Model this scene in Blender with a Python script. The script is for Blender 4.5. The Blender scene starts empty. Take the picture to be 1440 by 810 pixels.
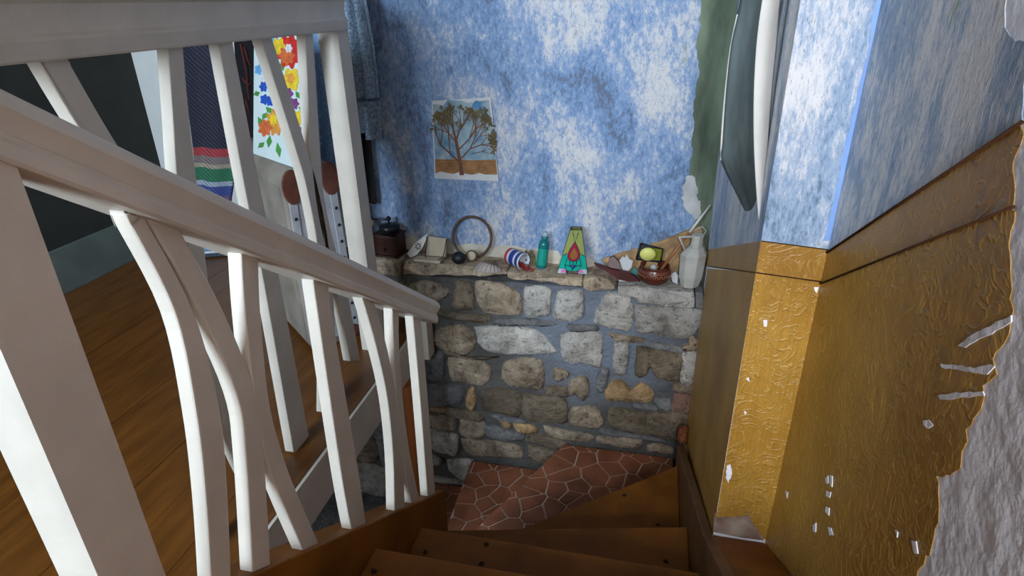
import bpy, bmesh, math, random
from mathutils import Vector, Matrix, noise

random.seed(7)
scene = bpy.context.scene
COL = scene.collection

# ------------------------------------------------------------------ camera
F_PX = 863.0
def _n(v):
    v = Vector(v); v.normalize(); return v
_down = _n((37, 1845, F_PX)); _yd = _n((212, -408, F_PX))
_up = -_down
_yd = _n(_yd - _up * _yd.dot(_up))
_xd = _yd.cross(_up)
ROT = Matrix((_xd, _yd, _up))            # camera vector (right, down, forward) -> world
cam_data = bpy.data.cameras.new('camera')
cam_data.sensor_width = 36.0
cam_data.lens = F_PX / 1440.0 * 36.0
cam_data.clip_start = 0.02
cam = bpy.data.objects.new('camera', cam_data)
COL.objects.link(cam)
_r = ROT @ Vector((1, 0, 0)); _u = ROT @ Vector((0, -1, 0)); _b = ROT @ Vector((0, 0, -1))
cam.matrix_world = Matrix(((_r.x, _u.x, _b.x, 0), (_r.y, _u.y, _b.y, 0), (_r.z, _u.z, _b.z, 0), (0, 0, 0, 1)))
scene.camera = cam

# ------------------------------------------------------------------ world, light, exposure
scene.view_settings.view_transform = 'Standard'
scene.view_settings.look = 'None'
scene.view_settings.gamma = 1.0
scene.view_settings.use_curve_mapping = False
scene.view_settings.exposure = -1.1
world = bpy.data.worlds.new('world'); scene.world = world
world.use_nodes = True
world.node_tree.nodes['Background'].inputs[0].default_value = (0.55, 0.68, 0.9, 1)
world.node_tree.nodes['Background'].inputs[1].default_value = 1.0

def window_light(name, loc, sx, sz, power, color, rotz=0.0, tilt=90.0):
    l = bpy.data.lights.new(name, 'AREA'); l.shape = 'RECTANGLE'; l.size = sx; l.size_y = sz
    l.energy = power; l.color = color
    o = bpy.data.objects.new(name, l); COL.objects.link(o)
    o.location = loc; o.rotation_euler = (math.radians(tilt), 0, rotz)
    return o
# daylight entering by the two windows in the wall behind the camera
window_light('daylight_stair_window', (0.125, -1.56, 0.60), 0.24, 0.90, 165, (0.86, 0.93, 1.0))
window_light('daylight_room_window', (-1.32, -1.06, 0.40), 1.0, 1.0, 215, (0.68, 0.85, 1.0))

window_light('added_light_lower', (-1.46, 1.10, -1.50), 0.5, 0.55, 3.0, (0.80, 0.90, 1.0), math.radians(-75))  # source unseen below the landing, added to brighten the low stones

# ------------------------------------------------------------------ helpers
def P(px, py, ax, val):
    """the point of a real plane (axis ax = val) that is seen at photo pixel px, py"""
    r = ROT @ Vector((px - 720, py - 405, F_PX))
    return r * (val / r[ax])

def link(o, parent=None):
    COL.objects.link(o)
    if parent is not None:
        o.parent = parent
        o.matrix_parent_inverse = parent.matrix_world.inverted() if parent.type != 'EMPTY' else Matrix.Translation(-Vector(parent.location))
    return o

def mesh_obj(name, verts, faces, mat, parent=None, smooth=False):
    me = bpy.data.meshes.new(name)
    me.from_pydata([tuple(v) for v in verts], [], faces)
    bm = bmesh.new(); bm.from_mesh(me)
    bmesh.ops.recalc_face_normals(bm, faces=bm.faces)
    bm.to_mesh(me); bm.free()
    if smooth:
        for p in me.polygons: p.use_smooth = True
    me.materials.append(mat)
    o = bpy.data.objects.new(name, me)
    return link(o, parent)

def bm_obj(name, bm, mat, parent=None, smooth=False):
    bmesh.ops.recalc_face_normals(bm, faces=bm.faces)
    me = bpy.data.meshes.new(name); bm.to_mesh(me); bm.free()
    if smooth:
        for p in me.polygons: p.use_smooth = True
    me.materials.append(mat)
    o = bpy.data.objects.new(name, me)
    return link(o, parent)

def bevel_bm(bm, w, seg=2, angle=0.6):
    es = [e for e in bm.edges if len(e.link_faces) == 2 and e.calc_face_angle(0) > angle]
    if es: bmesh.ops.bevel(bm, geom=es, offset=w, segments=seg, affect='EDGES', profile=0.5)

def box(name, x0, x1, y0, y1, z0, z1, mat, parent=None, bevel=0.0):
    bm = bmesh.new()
    vs = [bm.verts.new((x, y, z)) for x in (x0, x1) for y in (y0, y1) for z in (z0, z1)]
    for f in ((0,1,3,2),(4,6,7,5),(0,4,5,1),(2,3,7,6),(0,2,6,4),(1,5,7,3)):
        bm.faces.new([vs[i] for i in f])
    if bevel: bevel_bm(bm, bevel)
    return bm_obj(name, bm, mat, parent)

def prism(name, poly, ext, mat, parent=None, bevel=0.0, smooth=False):
    """poly: 3D outline, ext: extrusion vector"""
    bm = bmesh.new(); ext = Vector(ext)
    a = [bm.verts.new(Vector(p)) for p in poly]
    b = [bm.verts.new(Vector(p) + ext) for p in poly]
    n = len(a)
    bm.faces.new(a); bm.faces.new(list(reversed(b)))
    for i in range(n): bm.faces.new((a[i], a[(i+1) % n], b[(i+1) % n], b[i]))
    bmesh.ops.recalc_face_normals(bm, faces=bm.faces)
    if bevel: bevel_bm(bm, bevel)
    return bm_obj(name, bm, mat, parent, smooth)

def tube_bm(bm, pts, rad, seg=8, closed=False):
    pts = [Vector(p) for p in pts]; n = len(pts); rings = []
    prev = None
    for i, p in enumerate(pts):
        if closed: d = pts[(i+1) % n] - pts[i-1]
        else: d = pts[min(i+1, n-1)] - pts[max(i-1, 0)]
        d.normalize()
        ref = prev if prev is not None else (Vector((0,0,1)) if abs(d.z) < 0.9 else Vector((1,0,0)))
        u = ref - d * ref.dot(d); u.normalize(); v = d.cross(u); prev = u
        r = rad[i] if isinstance(rad, (list, tuple)) else rad
        rings.append([bm.verts.new(p + (u*math.cos(t) + v*math.sin(t)) * r) for t in [2*math.pi*k/seg for k in range(seg)]])
    m = n if closed else n-1
    for i in range(m):
        A, B = rings[i], rings[(i+1) % n]
        for k in range(seg): bm.faces.new((A[k], A[(k+1) % seg], B[(k+1) % seg], B[k]))
    if not closed:
        bm.faces.new(list(reversed(rings[0]))); bm.faces.new(rings[-1])

def tube(name, pts, rad, mat, parent=None, seg=8, closed=False):
    bm = bmesh.new(); tube_bm(bm, pts, rad, seg, closed)
    return bm_obj(name, bm, mat, parent, True)

def lathe(name, prof, mat, parent=None, seg=32, origin=(0,0,0), rot=None, cap=True):
    bm = bmesh.new(); rings = []
    M = (rot.to_4x4() if rot else Matrix()); M = Matrix.Translation(origin) @ M
    for r, z in prof:
        rings.append([bm.verts.new(M @ Vector((max(r, 1e-4)*math.cos(2*math.pi*k/seg), max(r, 1e-4)*math.sin(2*math.pi*k/seg), z))) for k in range(seg)])
    for A, B in zip(rings, rings[1:]):
        for k in range(seg): bm.faces.new((A[k], A[(k+1) % seg], B[(k+1) % seg], B[k]))
    if cap:
        bm.faces.new(list(reversed(rings[0]))); bm.faces.new(rings[-1])
    return bm_obj(name, bm, mat, parent, True)

def catmull(pts, n=5):
    out = []
    for i in range(len(pts)-1):
        p0 = pts[max(i-1, 0)]; p1 = pts[i]; p2 = pts[i+1]; p3 = pts[min(i+2, len(pts)-1)]
        for k in range(n):
            t = k/n
            out.append(tuple(0.5*((2*b) + (c-a)*t + (2*a-5*b+4*c-d)*t*t + (-a+3*b-3*c+d)*t**3) for a, b, c, d in zip(p0, p1, p2, p3)))
    out.append(tuple(pts[-1])); return out

def ragged(pts, amp, step, seed=0, closed=True):
    """subdivide a 3D outline and roughen it inside its plane"""
    rnd = random.Random(seed); out = []
    n = len(pts)
    for i in range(n if closed else n-1):
        a = Vector(pts[i]); b = Vector(pts[(i+1) % n]); L = (b-a).length; k = max(1, int(L/step))
        for j in range(k):
            p = a.lerp(b, j/k)
            if j or amp > 0: p = p + Vector((rnd.uniform(-1,1), rnd.uniform(-1,1), rnd.uniform(-1,1)))*amp
            out.append(p)
    if not closed: out.append(Vector(pts[-1]))
    return out

def thing(name, label, cat, loc=(0,0,0), group=None):
    o = bpy.data.objects.new(name, None); COL.objects.link(o); o.location = loc
    o.empty_display_size = 0.05
    o['label'] = label; o['category'] = cat
    if group: o['group'] = group
    bpy.context.view_layer.update()
    return o
def tag(o, label, cat, group=None):
    o['label'] = label; o['category'] = cat
    if group: o['group'] = group
    return o
def struct(o, label=None, cat=None):
    o['kind'] = 'structure'
    if label: o['label'] = label
    if cat: o['category'] = cat
    return o

# ------------------------------------------------------------------ materials
def nt(name):
    m = bpy.data.materials.new(name); m.use_nodes = True
    t = m.node_tree; b = t.nodes['Principled BSDF']
    return m, t, b
def N(t, typ, **kw):
    n = t.nodes.new(typ)
    for k, v in kw.items():
        if k.startswith('i_'):
            key = k[2:]; key = int(key) if key.isdigit() else key.replace('_', ' ')
            n.inputs[key].default_value = v
        else: setattr(n, k, v)
    return n
def ramp(t, fac, stops, interp='LINEAR'):
    r = t.nodes.new('ShaderNodeValToRGB'); r.color_ramp.interpolation = interp
    e = r.color_ramp.elements
    while len(e) < len(stops): e.new(0.5)
    for el, (p, c) in zip(e, stops):
        el.position = p; el.color = (c[0], c[1], c[2], 1) if not isinstance(c, (int, float)) else (c, c, c, 1)
    t.links.new(fac, r.inputs[0]); return r.outputs[0]
def mixc(t, fac, a, b, mode='MIX'):
    m = t.nodes.new('ShaderNodeMix'); m.data_type = 'RGBA'; m.blend_type = mode
    for sock, v in ((m.inputs[0], fac), (m.inputs[6], a), (m.inputs[7], b)):
        if hasattr(v, 'is_linked') or isinstance(v, bpy.types.NodeSocket): t.links.new(v, sock)
        elif isinstance(v, (int, float)): sock.default_value = v
        else: sock.default_value = (v[0], v[1], v[2], 1)
    return m.outputs[2]
def coords(t, scale=(1,1,1), rot=(0,0,0)):
    tc = t.nodes.new('ShaderNodeTexCoord'); mp = t.nodes.new('ShaderNodeMapping')
    mp.inputs['Scale'].default_value = scale; mp.inputs['Rotation'].default_value = rot
    t.links.new(tc.outputs['Object'], mp.inputs[0]); return mp.outputs[0]
def noise_n(t, vec, scale, detail=4, rough=0.55, dist=0.0):
    n = N(t, 'ShaderNodeTexNoise'); n.inputs['Scale'].default_value = scale; n.inputs['Detail'].default_value = detail
    n.inputs['Roughness'].default_value = rough; n.inputs['Distortion'].default_value = dist
    t.links.new(vec, n.inputs['Vector']); return n.outputs['Fac']
def bump(t, b, h, strength=0.3, dist=0.01):
    n = t.nodes.new('ShaderNodeBump'); n.inputs['Strength'].default_value = strength; n.inputs['Distance'].default_value = dist
    t.links.new(h, n.inputs['Height']); t.links.new(n.outputs[0], b.inputs['Normal'])
def mathn(t, op, a, b=None):
    n = t.nodes.new('ShaderNodeMath'); n.operation = op
    for i, v in enumerate((a, b)):
        if v is None: continue
        if isinstance(v, (int, float)): n.inputs[i].default_value = v
        else: t.links.new(v, n.inputs[i])
    return n.outputs[0]

def simple(name, col, rough=0.6, var=0.25, scale=20, bmp=0.2, bd=0.004, metal=0.0, stretch=(1,1,1), col2=None, spec=0.4):
    m, t, b = nt(name)
    v = coords(t, stretch); n = noise_n(t, v, scale, 5)
    c2 = col2 or tuple(max(0, c*(1-var)) for c in col)
    c1 = col if col2 else tuple(min(1, c*(1+var*0.5)) for c in col)
    c = ramp(t, n, [(0.32, c2), (0.68, c1)])
    t.links.new(c, b.inputs['Base Color'])
    b.inputs['Roughness'].default_value = rough; b.inputs['Metallic'].default_value = metal
    b.inputs['Specular IOR Level'].default_value = spec
    if bmp:
        n2 = noise_n(t, v, scale*3, 4); bump(t, b, n2, bmp, bd)
    return m

def wallpaper_blue(name, stretch, rot, dark, mid, pale, green, palecut=0.5, fs=60):
    m, t, b = nt(name)
    v0 = coords(t); v = coords(t, stretch, rot)
    big = noise_n(t, v, 3.6, 4, 0.6, 0.7)
    med = noise_n(t, v, 16, 6, 0.75, 0.5)
    fine = noise_n(t, v, fs, 4, 0.75, 0.3)
    s = mathn(t, 'ADD', mathn(t, 'MULTIPLY', big, 1.35), mathn(t, 'ADD', mathn(t, 'MULTIPLY', med, 0.75), mathn(t, 'MULTIPLY', fine, 0.9)))
    s = mathn(t, 'MULTIPLY', s, 0.3333)
    c = ramp(t, s, [(palecut-0.10+0.008, dark), (palecut-0.035, mid), (palecut+0.012, tuple(0.75*a+0.25*b_ for a, b_ in zip(mid, pale))), (palecut+0.045, tuple(0.3*a+0.7*b_ for a, b_ in zip(mid, pale))), (palecut+0.09, pale)])
    speck = noise_n(t, v, fs*2.2, 3, 0.6)
    c = mixc(t, ramp(t, speck, [(0.58, 0), (0.68, 0.5)]), c, dark)
    g = noise_n(t, v, 8, 5, 0.7)
    c = mixc(t, ramp(t, g, [(0.63, 0), (0.72, 0.65)]), c, green)
    t.links.new(c, b.inputs['Base Color']); b.inputs['Roughness'].default_value = 0.75
    bump(t, b, mathn(t, 'ADD', med, fine), 0.5, 0.005)
    return m

def wallpaper_ochre(name, a, bcol, strong=1.0):
    m, t, b = nt(name)
    v = coords(t)
    d = noise_n(t, v, 17, 3, 0.5, 1.6)
    sw = mathn(t, 'SINE', mathn(t, 'MULTIPLY', d, 46.0))
    ridge = ramp(t, sw, [(0.35, 0.0), (0.95, 1.0)])
    tone = noise_n(t, v, 4, 5, 0.6)
    c = ramp(t, tone, [(0.3, a), (0.7, bcol)])
    c = mixc(t, mathn(t, 'MULTIPLY', ridge, 0.20), c, (0.62, 0.40, 0.12))  # emboss highlights painted lighter into the ridge colour
    fl = noise_n(t, coords(t, (1.0, 1.0, 0.45)), 6.5, 5, 0.75, 0.6)
    c = mixc(t, ramp(t, fl, [(0.66, 0), (0.75, 0.55)]), c, (0.10, 0.10, 0.02))
    grain = noise_n(t, coords(t, (60, 60, 4)), 5, 3, 0.6)
    c = mixc(t, ramp(t, grain, [(0.4, 0.25), (0.65, 0)]), c, tuple(x*0.45 for x in a))
    chip = noise_n(t, v, 26, 3, 0.7)
    c = mixc(t, ramp(t, chip, [(0.76, 0), (0.78, 1)]), c, (0.6, 0.58, 0.55))
    t.links.new(c, b.inputs['Base Color']); b.inputs['Roughness'].default_value = 0.42
    h = mathn(t, 'ADD', mathn(t, 'MULTIPLY', ridge, 0.8), mathn(t, 'MULTIPLY', noise_n(t, v, 45, 4), 0.8))
    bump(t, b, h, 0.42*strong, 0.006)
    return m

def stone_mat(name, c1, c2, white=0.0):
    m, t, b = nt(name)
    v = coords(t); oi = t.nodes.new('ShaderNodeObjectInfo')
    n = noise_n(t, v, 14, 7, 0.7, 0.4)
    c = ramp(t, n, [(0.36, c1), (0.62, c2)])
    hs = t.nodes.new('ShaderNodeHueSaturation')
    t.links.new(mathn(t, 'ADD', mathn(t, 'MULTIPLY', oi.outputs['Random'], 0.5), 0.75), hs.inputs['Value'])
    t.links.new(c, hs.inputs['Color']); c = hs.outputs[0]
    if white:
        w = noise_n(t, v, 9, 6, 0.75)
        c = mixc(t, ramp(t, w, [(0.42, 0), (0.6, white)]), c, (0.56, 0.545, 0.52))
    pit = noise_n(t, v, 60, 5, 0.7)
    c = mixc(t, ramp(t, pit, [(0.34, 0.7), (0.44, 0)]), c, tuple(x*0.3 for x in c1))
    t.links.new(c, b.inputs['Base Color']); b.inputs['Roughness'].default_value = 0.9
    b.inputs['Specular IOR Level'].default_value = 0.2
    bump(t, b, mathn(t, 'ADD', n, mathn(t, 'MULTIPLY', pit, 0.6)), 1.0, 0.022)
    return m

M = {}
M['white_paint'] = simple('white_paint', (0.62, 0.55, 0.47), 0.38, 0.12, 9, 0.25, 0.005)
M['white_wall'] = simple('white_wall', (0.66, 0.66, 0.65), 0.7, 0.08, 6, 0.2)
M['ceiling'] = simple('ceiling', (0.22, 0.14, 0.08), 0.8, 0.15, 5, 0.1)
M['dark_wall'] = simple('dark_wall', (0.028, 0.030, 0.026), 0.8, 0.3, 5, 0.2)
M['sage'] = simple('sage', (0.13, 0.16, 0.15), 0.6, 0.2, 8, 0.2)
M['brown_floor'] = simple('brown_floor', (0.135, 0.047, 0.007), 0.36, 0.35, 6, 0.25, 0.003, stretch=(5, 0.7, 5))
M['brown_stair'] = simple('brown_stair', (0.21, 0.074, 0.008), 0.6, 0.35, 8, 0.25, 0.003, spec=0.2)
M['dark_stain'] = simple('dark_stain', (0.15, 0.065, 0.020), 0.5, 0.4, 12, 0.3)
M['orange_wood'] = simple('orange_wood', (0.42, 0.13, 0.025), 0.4, 0.45, 4, 0.2, stretch=(6, 6, 0.6))
M['blue_back'] = wallpaper_blue('blue_back', (1.35, 1, 0.7), (0, 0.45, 0), (0.085, 0.11, 0.17), (0.135, 0.225, 0.39), (0.49, 0.475, 0.475), (0.12, 0.17, 0.11), 0.507, 85)
M['blue_side'] = wallpaper_blue('blue_side', (2.2, 2.2, 0.7), (0.15, 0, 0), (0.10, 0.145, 0.17), (0.23, 0.32, 0.46), (0.63, 0.61, 0.62), (0.16, 0.23, 0.08), 0.480, 75)
M['ochre'] = wallpaper_ochre('ochre', (0.29, 0.135, 0.014), (0.55, 0.295, 0.052))
M['ochre_border'] = wallpaper_ochre('ochre_border', (0.28, 0.13, 0.018), (0.49, 0.25, 0.045), 0.7)
M['blue_band'] = simple('blue_band', (0.22, 0.36, 0.68), 0.75, 0.25, 14, 0.3, stretch=(1,1,.5))
M['plaster_white'] = simple('plaster_white', (0.84, 0.83, 0.89), 0.35, 0.03, 11, 0.45, 0.008)
M['green_plaster'] = simple('green_plaster', (0.145, 0.18, 0.12), 0.85, 0.5, 9, 0.4, stretch=(2,2,.5))
M['room_plaster'] = simple('room_plaster', (0.40, 0.31, 0.22), 0.85, 0.1, 6, 0.1)
M['cream_plaster'] = simple('cream_plaster', (0.52, 0.47, 0.38), 0.85, 0.3, 16, 0.5)
M['pale_scrape'] = simple('pale_scrape', (0.42, 0.41, 0.40), 0.85, 0.2, 20, 0.4)
M['tan_plaster'] = simple('tan_plaster', (0.34, 0.21, 0.10), 0.9, 0.5, 18, 0.6)
def mortar_mat():
    m, t, b = nt('mortar'); v = coords(t)
    n = noise_n(t, v, 9, 6, 0.7); c = ramp(t, n, [(0.3, (0.075, 0.068, 0.06)), (0.7, (0.175, 0.165, 0.155))])
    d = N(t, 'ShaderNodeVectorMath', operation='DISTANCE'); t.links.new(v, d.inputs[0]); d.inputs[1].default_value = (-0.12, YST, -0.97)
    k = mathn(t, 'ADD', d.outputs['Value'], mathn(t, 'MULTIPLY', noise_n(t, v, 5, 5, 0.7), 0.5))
    c = mixc(t, ramp(t, k, [(0.34, 0.85), (0.62, 0)]), c, (0.29, 0.34, 0.43))        # bluish tint round one spot of the joints, broken by noise
    t.links.new(c, b.inputs['Base Color']); b.inputs['Roughness'].default_value = 0.95
    bump(t, b, noise_n(t, v, 30, 7, 0.75), 1.0, 0.03); return m
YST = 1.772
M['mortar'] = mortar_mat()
M['st_tan'] = stone_mat('stone_tan', (0.13, 0.09, 0.055), (0.47, 0.36, 0.25), 0.12)
M['st_white'] = stone_mat('stone_white', (0.22, 0.195, 0.165), (0.58, 0.53, 0.47), 0.5)
M['st_brown'] = stone_mat('stone_brown', (0.10, 0.075, 0.05), (0.24, 0.185, 0.13))
M['st_grey'] = stone_mat('stone_grey', (0.13, 0.13, 0.13), (0.27, 0.265, 0.26))
M['st_orange'] = stone_mat('stone_orange', (0.25, 0.15, 0.07), (0.55, 0.36, 0.19))
M['st_red'] = stone_mat('brick_red', (0.20, 0.10, 0.07), (0.30, 0.18, 0.14))
M['edge_line'] = simple('edge_line', (0.055, 0.022, 0.010), 0.95, 0.2, 20, 0, spec=0.1)
M['pink_plaster'] = simple('pink_plaster', (0.40, 0.31, 0.25), 0.9, 0.0, 22, 0.6, col2=(0.14, 0.06, 0.035))
M['rust'] = simple('rust', (0.25, 0.07, 0.02), 0.9, 0.6, 30, 0.9, 0.02)
M['tile'] = simple('terracotta', (0.25, 0.088, 0.045), 0.4, 0.45, 9, 0.2, 0.003)
M['grout'] = simple('grout', (0.50, 0.36, 0.28), 0.8, 0.2, 20, 0.3)
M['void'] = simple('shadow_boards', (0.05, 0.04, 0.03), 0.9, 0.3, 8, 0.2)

# ------------------------------------------------------------------ room shell
X0, X1, YS = 0.177, 0.274, 0.95          # stair side wall, near right wall, jog between them
X0B = 0.200                              # side wall drifts out towards the back
YBLUE, YST = 1.845, 1.772                # blue wall face, stone wall face
ZL = -1.0                                # landing floor
ZT = 1.35                                # ceiling
YR = -1.10                               # rear wall
XL = -2.20                               # left wall of the room
YW = 2.38                                # far wall of the room on the left

struct(box('ceiling', XL-0.1, X1+0.1, -2.6, YW+0.1, ZT, ZT+0.1, M['ceiling']))
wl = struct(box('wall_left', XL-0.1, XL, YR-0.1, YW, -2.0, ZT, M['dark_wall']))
# sage kick board along the left wall
struct(box('baseboard_left', XL, XL+0.02, YR, YW, ZL, ZL+0.17, M['sage'], bevel=0.004))
struct(box('wall_far_left', XL-0.1, -1.0, YW, YW+0.1, -2.0, ZT, M['white_wall']))
# back wall: green plaster with a blue paper on it
wb = struct(box('wall_back', -1.0, X0B+0.15, YBLUE, YW+0.1, -2.0, ZT, M['green_plaster']))
edge = [(1002,-330),(1000,-150),(985,0),(986,20),(980,60),(983,100),(976,150),(974,190),(972,225),(968,255),(971,275),(980,290),(978,318),(958,326)]
pts = [P(x, y, 1, YBLUE-0.002) for x, y in edge]
poly = ragged(pts, 0.004, 0.012, 3, False) + [P(905, 350, 1, YBLUE-0.002), P(850, 372, 1, YBLUE-0.002), P(750, 384, 1, YBLUE-0.002), P(530, 380, 1, YBLUE-0.002)]
poly += [Vector((-0.999, YBLUE-0.002, -0.75)), Vector((-0.999, YBLUE-0.002, ZT-0.001))]
poly = [Vector((p.x, YBLUE-0.002, p.z)) for p in poly]
prism('wallpaper', poly, (0, 0.0025, 0), M['blue_back'], wb)
# bare cream plaster band low on the back wall and the tan bare triangle behind the bowl
def wall_patch(name, pix, ax, val, th, mat, parent, amp=0.003, step=0.012, seed=1):
    ps = ragged([P(x, y, ax, val) for x, y in pix], amp, step, seed)
    for p in ps: p[ax] = val
    e = [0, 0, 0]; e[ax] = th
    return prism(name, ps, e, mat, parent)
wall_patch('bare_plaster', [(560,345),(575,333),(596,338),(615,334),(640,345),(665,342),(690,348),(707,345),(730,347),(745,352),(760,350),(785,352),(790,362),(820,358),(836,367),(842,378),(760,384),(640,378),(560,375)], 1, YBLUE-0.004, 0.003, M['cream_plaster'], wb)
wall_patch('bare_plaster', [(846,366),(870,356),(895,350),(930,338),(962,326),(985,316),(990,345),(985,385),(930,388),(880,384),(858,374)], 1, YBLUE-0.006, 0.005, M['tan_plaster'], wb, seed=4)
wall_patch('plaster_patch', [(962,250),(974,246),(978,262),(984,285),(986,300),(978,308),(968,300),(960,285)], 1, YBLUE-0.003, 0.002, M['pale_scrape'], wb, 0.007, 0.010, seed=6)

# stone wall: mortar body, stones are children
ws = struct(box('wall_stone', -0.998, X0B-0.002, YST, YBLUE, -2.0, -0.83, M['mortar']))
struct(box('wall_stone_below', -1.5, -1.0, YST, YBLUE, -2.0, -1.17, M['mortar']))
STONES = [
 ('t', [(565.5,398),(580,396),(606,396),(621,400.5),(629,407),(627.6,413.5),(606,425.5),(588,416),(566,407)]),
 ('b', [(641.5,396),(661,398),(666.5,424),(667,433),(639.6,432),(638.7,412.6)]),
 ('t', [(671,396),(697,398),(717,405),(729.4,416),(731,438.5),(723,441),(686,438.5),(675,425.5),(670,411)]),
 ('w', [(738,405),(755,403),(773,407),(774,425),(772,440),(760,443),(740,442)]),
 ('w', [(784,411),(816,409),(820,423),(818,443),(801,449.5),(780,446),(782,427)]),
 ('w', [(855.5,411),(870,413),(884,418),(887,459),(866,461),(840,454),(839,439.6),(848,421.5)]),
 ('w', [(896,429),(980,436),(984,443),(966.5,474),(913,466),(897,462)]),
 ('b', [(617,437),(640,437),(664,442),(688,444),(686,451.5),(664,451.5),(634,448),(619,442)]),
 ('t', [(606,470),(619,462),(649,457),(664,468),(667,485),(656,496),(638,494),(619,487),(608,479)]),
 ('w', [(671,461),(704,459),(745,462),(763,472),(776,487),(777,494),(740,496),(704,494),(680,486),(674,475)]),
 ('w', [(791,472),(807,467),(841,468),(845,486.5),(843,513.5),(825,510),(794,506),(790.5,488)]),
 ('w', [(865,481),(882,479),(882,512),(874.6,525.6),(863,521.7),(862,505)]),
 ('b', [(895,488),(913,490),(914,510),(908,526),(894,524)]),
 ('b', [(916,490),(958,498),(957,520),(954,533),(948,535.5),(924,528),(914,512)]),
 ('t', [(855,467),(880,471),(905,475),(897,481),(870,478)]),
 ('t', [(969,472),(981,476),(978,490),(961,490),(960,485),(968,481)]),
 ('w', [(960,496),(978,497),(975,537),(957,534)]),
 ('t', [(949,536.5),(973,540),(972,553),(946,547)]),
 ('r', [(949,553),(971,555),(967,579),(944,575)]),
 ('g', [(594,497),(622,495),(624,512),(622,530),(603,531)]),
 ('t', [(631.5,504),(649,502),(665,506),(685,512),(689,526),(679,540),(655,536),(635.5,532)]),
 ('t', [(707,512),(724,505),(761,508),(760,545),(740,543.5),(718.5,541.5),(707,530)]),
 ('t', [(779,516),(794,519),(800,526),(788,533.6),(779,531.6)]),
 ('t', [(801.6,537.5),(815,528),(827,533.6),(827,551),(819,561),(809.5,553),(800,553)]),
 ('o', [(863,533.6),(879,537.5),(886.5,547),(900,538.5),(916,549),(914,563),(888.5,563),(863,561),(852,557),(855,545)]),
 ('g', [(920,559),(942,561),(942,576),(928,573)]),
 ('g', [(602,541.5),(645,541.5),(649,563),(629.5,568),(604,568)]),
 ('o', [(659,549),(667,545.5),(670,565),(665,575),(658,571),(656,561)]),
 ('b', [(681,549),(701,545.5),(732,555),(733,575),(726,585),(701,579),(679,573)]),
 ('b', [(738,553),(770,557),(792,559),(796,591),(770,592),(737,586)]),
 ('t', [(805.5,573),(835,571),(846,587),(843,599),(809.5,597),(800,585)]),
 ('b', [(859,577),(871,573),(896,579),(940,579),(967,581),(965,601),(948,616.5),(908,608.6),(869,602.7),(859,593)]),
 ('o', [(606,570),(627.5,573),(627.5,578),(606,576)]),
 ('t', [(600,582),(631.5,585),(639,591),(637,604),(606,597)]),
 ('t', [(649,589),(679,593),(678,613.6),(649,609.7)]),
 ('g', [(681,597),(701,599),(736,611),(728,616.6),(689,613.6)]),
 ('o', [(702.6,589),(716.5,589),(718.5,599),(708.5,599)]),
 ('o', [(722,595),(748,597),(754,606),(728,605)]),
 ('t', [(766,599),(790,603),(829,610.6),(830,617.5),(805.5,618.5),(774,612.6)]),
 ('b', [(744,610.6),(758,608.7),(790,618.5),(795,624),(785,632),(765,624.5),(740,618.5)]),
 ('b', [(743,626.5),(764,630.4),(782,636),(768,650),(746,646)]),
 ('w', [(604,603),(641,609),(644,618.5),(642,636),(631.5,636),(606,627)]),
 ('t', [(651,616.6),(669,616.6),(701,620.5),(728,626.5),(733,638),(728,644),(701,641),(669,638),(655,630)]),
 ('t', [(841,612.6),(863,610.6),(898,616.5),(896,628),(865,624),(841,620.5)]),
 ('t', [(912,626),(924,623),(942,628),(944,638),(912,632)]),
 ('w', [(606,640),(620,642),(620,650),(611,652)]),
 ('w', [(629,647),(664,646),(660,664),(653,675),(635,662)]),
 ('w', [(600,665),(647,675),(652,678),(612,676)]),
 ('w', [(490,652),(540,659),(545,696),(508,689),(488,684)]),
 ('t', [(498,623),(529,618),(531,645),(500,648)]),
 ('g', [(531,618),(547,623),(547,655),(538,650)]),
 ('g', [(525,593),(547,591),(547,615),(529,615)]),
 ('g', [(552,600),(596,607),(598,640),(555,636)]),
 ('b', [(552,560),(592,563),(594,598),(554,592)]),
 ('g', [(555,650),(596,655),(600,678),(560,690)]),
 ('b', [(600,436),(612,440),(607,452),(598,450)]),
 ('g', [(698,449),(735,447),(772,451),(776,458),(735,456),(702,456)]),
 ('g', [(800,456),(836,457),(838,464),(802,463)]),
 ('g', [(846,516),(856,520),(850,545),(842,550),(838,535)]),
 ('b', [(629,572),(672,580),(676,590),(650,587),(630,582)]),
 ('g', [(690,582),(732,588),(736,594),(700,588)]),
 ('b', [(782,541),(796,545),(798,556),(770,553),(768,546)]),
 ('g', [(905,478),(958,487),(958,494),(912,487)]),
 ('g', [(890,566),(917,567),(925,575),(895,574)]),
 ('b', [(632,468),(640,462)][:0] or [(566,412),(586,420),(600,428),(612,434),(590,432),(566,422)]),
 ('g', [(848,602),(905,612),(940,622),(908,616),(850,608)]),
 ('b', [(626,488),(650,499),(680,501),(700,500),(670,504),(632,498)]),
]
SM = {'t':'st_tan','w':'st_white','b':'st_brown','g':'st_grey','o':'st_orange','r':'st_red'}
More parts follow.
